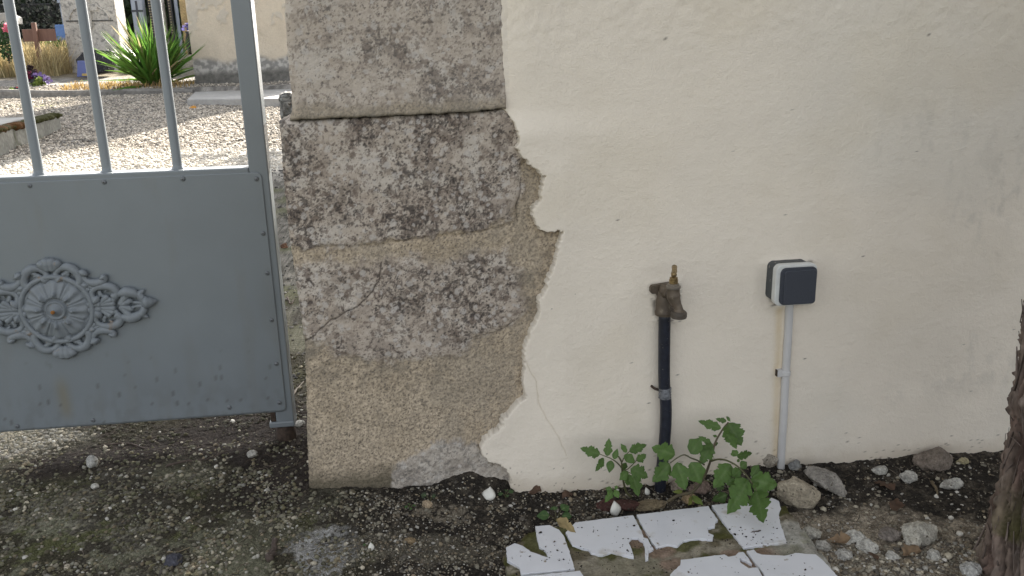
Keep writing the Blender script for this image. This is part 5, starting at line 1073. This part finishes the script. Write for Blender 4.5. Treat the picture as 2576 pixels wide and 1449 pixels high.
p=[(-6.361,15.60,1.084)][0]; bush('green_shrub','small bright green shrub between the cross and the white stele','shrub' and p,(.26,.25,.17),420,.055,(.10,.19,.035),51)
p=[(-6.164,13.20,1.131)][0]; rs=bush('pink_flowering_shrub','leafy shrub with a pink bloom at the far left behind the bars',p,(.16,.16,.30),420,.055,(.035,.085,.025),52)
p=np.array([(-6.023,13.00,1.322)][0]); rg=np.random.default_rng(8); leafcloud('pink_bloom',p+rg.normal(0,.022,(70,3)),.05,(.75,.18,.28),rs,53,.25,m_flower,.9)
def bouquet(name,label,c,cols,n,r,seed,cat='flowers'):
    root=thing(name,label,cat,tuple(c)); rg=np.random.default_rng(seed)
    q=MB(); q.add(*lathe([(.05*r,0),(.07*r,.08*r),(.06*r,.1*r)],c,'z',14)); q.build('pot',mat('dark_pot',(.03,.03,.03),rough=.6,vary=[(20,.8,1.2)]),root,smooth=True)
    for k,(cl,off,nn) in enumerate(cols):
        pos=np.array(c)+np.array(off)*r+rg.normal(0,.032*r,(nn,3)); leafcloud('blossom' if k<len(cols)-1 else 'leaves',pos,.055*r,cl,root,seed+k,.3,m_flower,.9)
zc=float(g_z(-5.72,12.6)); p=[(-5.586,12.60,0.6009)][0]
bouquet('purple_bouquet','bunch of purple and dark red flowers lying on the bed gravel',(p[0],p[1],zc-.01),[((.11,.08,.20),(.03,0,.12),60),((.12,.09,.22),(.10,.02,.09),45),((.20,.03,.07),(-.09,0,.13),80),((.03,.015,.02),(-.04,.03,.22),40),((.15,.20,.04),(.05,-.06,.05),90)],1,1.15,61)
p=[(-5.512,11.75,0.4618)][0]; bouquet('red_white_flower','small red and white artificial flower beside the kerb',(p[0],p[1],float(g_z(p[0],p[1]))),[((.7,.10,.13),(.06,0,.06),40),((.7,.66,.6),(.02,0,.04),30),((.15,.22,.04),(-.1,0,.03),30)],1,.7,65)
# gravestones behind
def gstone(name,label,b,m_,cap=None,cat='gravestone'):
    root=thing(name,label,cat,((b[0]+b[1])/2,(b[2]+b[3])/2,b[4])); bx('stone',box(*b),m_,root,.02)
    if cap: bx('cap',box(*cap),m_,root,.015)
    return root
e=[(-7.476,1.696),(-7.119,1.498),(-7.409,1.29),(-7.45,0.7489)]
r_=thing('white_cross_grave','pale grey stone grave marker with a sloping roof top at the far left','gravestone',(e[0][0],16.2,.6))
q=MB(); xa,xb=e[0][0]-.2,e[1][0]; za,zb_=e[1][1],e[0][1]
q.add([(xa,16,za),(xb,16,za),(xb,16,za+.13),(xb-.14,16,zb_),(xa,16,zb_),(xa,16.4,za),(xb,16.4,za),(xb,16.4,za+.13),(xb-.14,16.4,zb_),(xa,16.4,zb_)],[(0,1,2,3,4),(9,8,7,6,5),(0,5,6,1),(1,6,7,2),(2,7,8,3),(3,8,9,4),(4,9,5,0)]); bevel(q.build('roof_block',m_slab,r_),.01)
bx('shaft',box(xa+.12,e[3][0],16.08,16.32,.4,za-.002),m_slab,r_,.01)
e=[(-7.221,1.175),(-6.914,1.093)]; gstone('low_tomb','low pale tomb slab behind the wooden cross',(e[0][0],e[1][0],16.5,17.6,.5,e[0][1]),m_slab,cat='tomb')
e=[(-6.982,1.962),(-6.936,1.269)]; gstone('gravestone','shaded grey blue gravestone half hidden left of the white stele',(e[0][0],e[1][0]+.3,18,18.25,.6,e[0][1]),m_grave,(e[0][0]-.03,e[1][0]+.33,17.97,18.28,e[0][1]+.002,e[0][1]+.06))
e=[(-6.855,1.51),(-6.632,1.29)]; gstone('blue_grave_box','blue painted grave box behind the dry grass',(e[0][0],e[1][0]+.2,17.2,17.7,.6,e[0][1]),mat('blue_paint',(.10,.19,.42),rough=.6,vary=[(12,.85,1.15)]),cat='tomb')
e=[(-5.554,2.001),(-5.324,1.395)]
r_=gstone('gravestone','blue grey gravestone bearing a dark cross, behind the yucca',(e[0][0],e[1][0],18,18.25,.6,e[0][1]+.05),m_grave)
xc=(e[0][0]+e[1][0])/2; zc=e[0][1]-.12
q=MB(); q.add(*box(xc-.02,xc+.02,17.985,18.01,zc-.42,zc+.10)); q.add(*box(xc-.12,xc-.021,17.987,18.01,zc-.12,zc-.08)); q.add(*box(xc+.021,xc+.12,17.987,18.01,zc-.12,zc-.08)); q.build('dark_cross',mat('dark_metal',(.03,.035,.05),rough=.5),r_)
for i,(xa,xb,lb) in enumerate(((368,395,'black marble inscription plaque right of the blue grey gravestone'),(418,438,'black marble inscription plaque beside the pale stone pier'))):
    e=[(-5.278,2.007),(-5.14,1.396),(-4.871,2),(-4.786,1.389)]; ea,eb=e[2*i],e[2*i+1]
    r_=gstone('inscription_plaque',lb,(ea[0],eb[0],18.2,18.4,.6,ea[1]+.06),m_black,cat='plaque'); q=MB()
    for k in range(13):
        z=ea[1]-.02-k*.055; rg=random.Random(k+i*50); x=ea[0]+.03
        while x<eb[0]-.04:
            ww=rg.uniform(.02,.05); q.add(*box(x,min(x+ww,eb[0]-.02),18.19,18.202,z,z+.016)); x+=ww+.014
    q.build('lettering',m_letter,r_)
e=[(-4.983,1.992),(-4.934,1.265)]; gstone('stone_pier','white stone pier between the two black plaques',(e[0][0],e[1][0],18,18.3,.6,e[0][1]+.1),m_stele,cat='pier')
e=[(-4.715,2.003),(-4.752,1.266)]; gstone('stone_pier','narrow pale blue stone pier right of the black plaques',(e[0][0],e[1][0],18.3,18.5,.6,e[0][1]+.1),m_grave,cat='pier')
e=[(-4.454,1.956),(-4.361,1.245)]; gstone('stone_pier','ochre stained stone pier next to the chapel corner',(e[0][0],e[1][0]+.2,17.5,17.9,.6,e[0][1]+.1),mat('ochre_stone',(.30,.235,.13),rough=.95,vary=[(5,.6,1.2),(30,.7,1.2)]),cat='pier')
p=[(-3.531,14.00,1.318)][0]
r_=thing('grave_vase','purple flowers in a dark vase behind the yucca','flowers',(p[0],p[1],.5)); q=MB(); q.add(*lathe([(.06,0),(.09,.2),(.05,.34),(.07,.38)],(p[0],p[1],p[2]-.45),'z',16)); q.build('vase',m_black,r_,smooth=True)
leafcloud('blossom',np.array(p)+np.random.default_rng(3).normal(0,.035,(60,3)),.05,(.13,.12,.30),r_,71,.3,m_flower,.9)
q=MB(); q.add(*box(p[0]-.25,p[0]+.25,p[1]-.2,p[1]+.2,.3,p[2]-.452)); q.build('plinth_block',m_conc,r_)
# ivy-covered wall and dark hedge at the back
r_=thing('ivy_wall','old stone wall smothered in grey green ivy behind the wooden cross','wall',(-9,20.3,.6)); e=[(-8.658,2.091),(-7.629,1.513)]
bx('masonry',box(-16,-6.6,20.2,20.7,.4,e[0][1]),mat('dark_masonry',(.06,.06,.06),rough=.95,vary=[(6,.6,1.4)]),r_,.03)
n=5200; rg=np.random.default_rng(9); pos=np.stack([rg.uniform(-12,-6.6,n),20.1-rg.random(n)*.12,rg.uniform(.7,e[0][1]+.08,n)],1); leafcloud('ivy',pos,.085,np.array([(.10,.115,.09),(.06,.075,.055),(.20,.20,.18),(.03,.035,.03)])[rg.integers(0,4,n)],r_,91,.2,aspect=.8)
r_=thing('dark_hedge','tall dark green hedge closing off the graveyard','hedge',(-8,23,1)); n=9000
pos=np.stack([rg.uniform(-15,0,n),22+rg.random(n)*.9,rg.uniform(.8,5.5,n)],1); leafcloud('foliage',pos,.22,(.03,.05,.02),r_,93,.5); bx('dark_backing',box(-15,0,22.6,23.2,.6,5.3),mat('hedge_shade_backing',(.012,.018,.009),rough=1,vary=[(4,.6,1.4)]),r_,.1)  # dark box backs the leaves, standing in for the hedge's shaded depth
# unseen tree added behind the wall so its crown shades the gateway
r_=thing('added_shade_tree','unseen leafy tree added behind the wall to shade the ground inside the gate','tree',(1.3,9.2,.2)); q=MB()
q.add(*tube(catmull([(1.3,9.2,.0),(1.28,9.2,1.2),(1.35,9.15,2.4),(1.3,9.2,4.2)],6),np.linspace(.17,.06,19),14))
for k in range(7):
    a=k*.9; q.add(*tube(catmull([(1.32,9.2,2.2+k*.2),(1.3+math.cos(a)*.8,9.2+math.sin(a)*.8,3.0+k*.25),(1.3+math.cos(a)*1.6,9.2+math.sin(a)*1.5,3.5+k*.28)],5),np.linspace(.06,.012,11),8))
q.build('trunk',m_twig,r_,smooth=True)
n=6500; d=rg.normal(size=(n,3)); d/=np.linalg.norm(d,axis=1)[:,None]; pos=np.array((1.25,9.1,4.1))+d*np.array((1.75,1.9,1.35))*(rg.random((n,1))**.4)*(.75+.5*fbm(d[:,0]*2+d[:,2],d[:,1]*2,1.6,3,95)[:,None]); n=1500; d=rg.normal(size=(n,3)); d/=np.linalg.norm(d,axis=1)[:,None]; pos=np.vstack([pos,np.array((2.15,8.9,5.05))+d*np.array((.5,.8,.68))*(rg.random((n,1))**.35)]); leafcloud('crown',pos,.17,(.04,.075,.022),r_,97,.4)  # second leaf cluster added to block sun through the gap beside the gate
print('verts', sum(len(o.data.vertices) for o in bpy.data.objects if o.type=='MESH'))
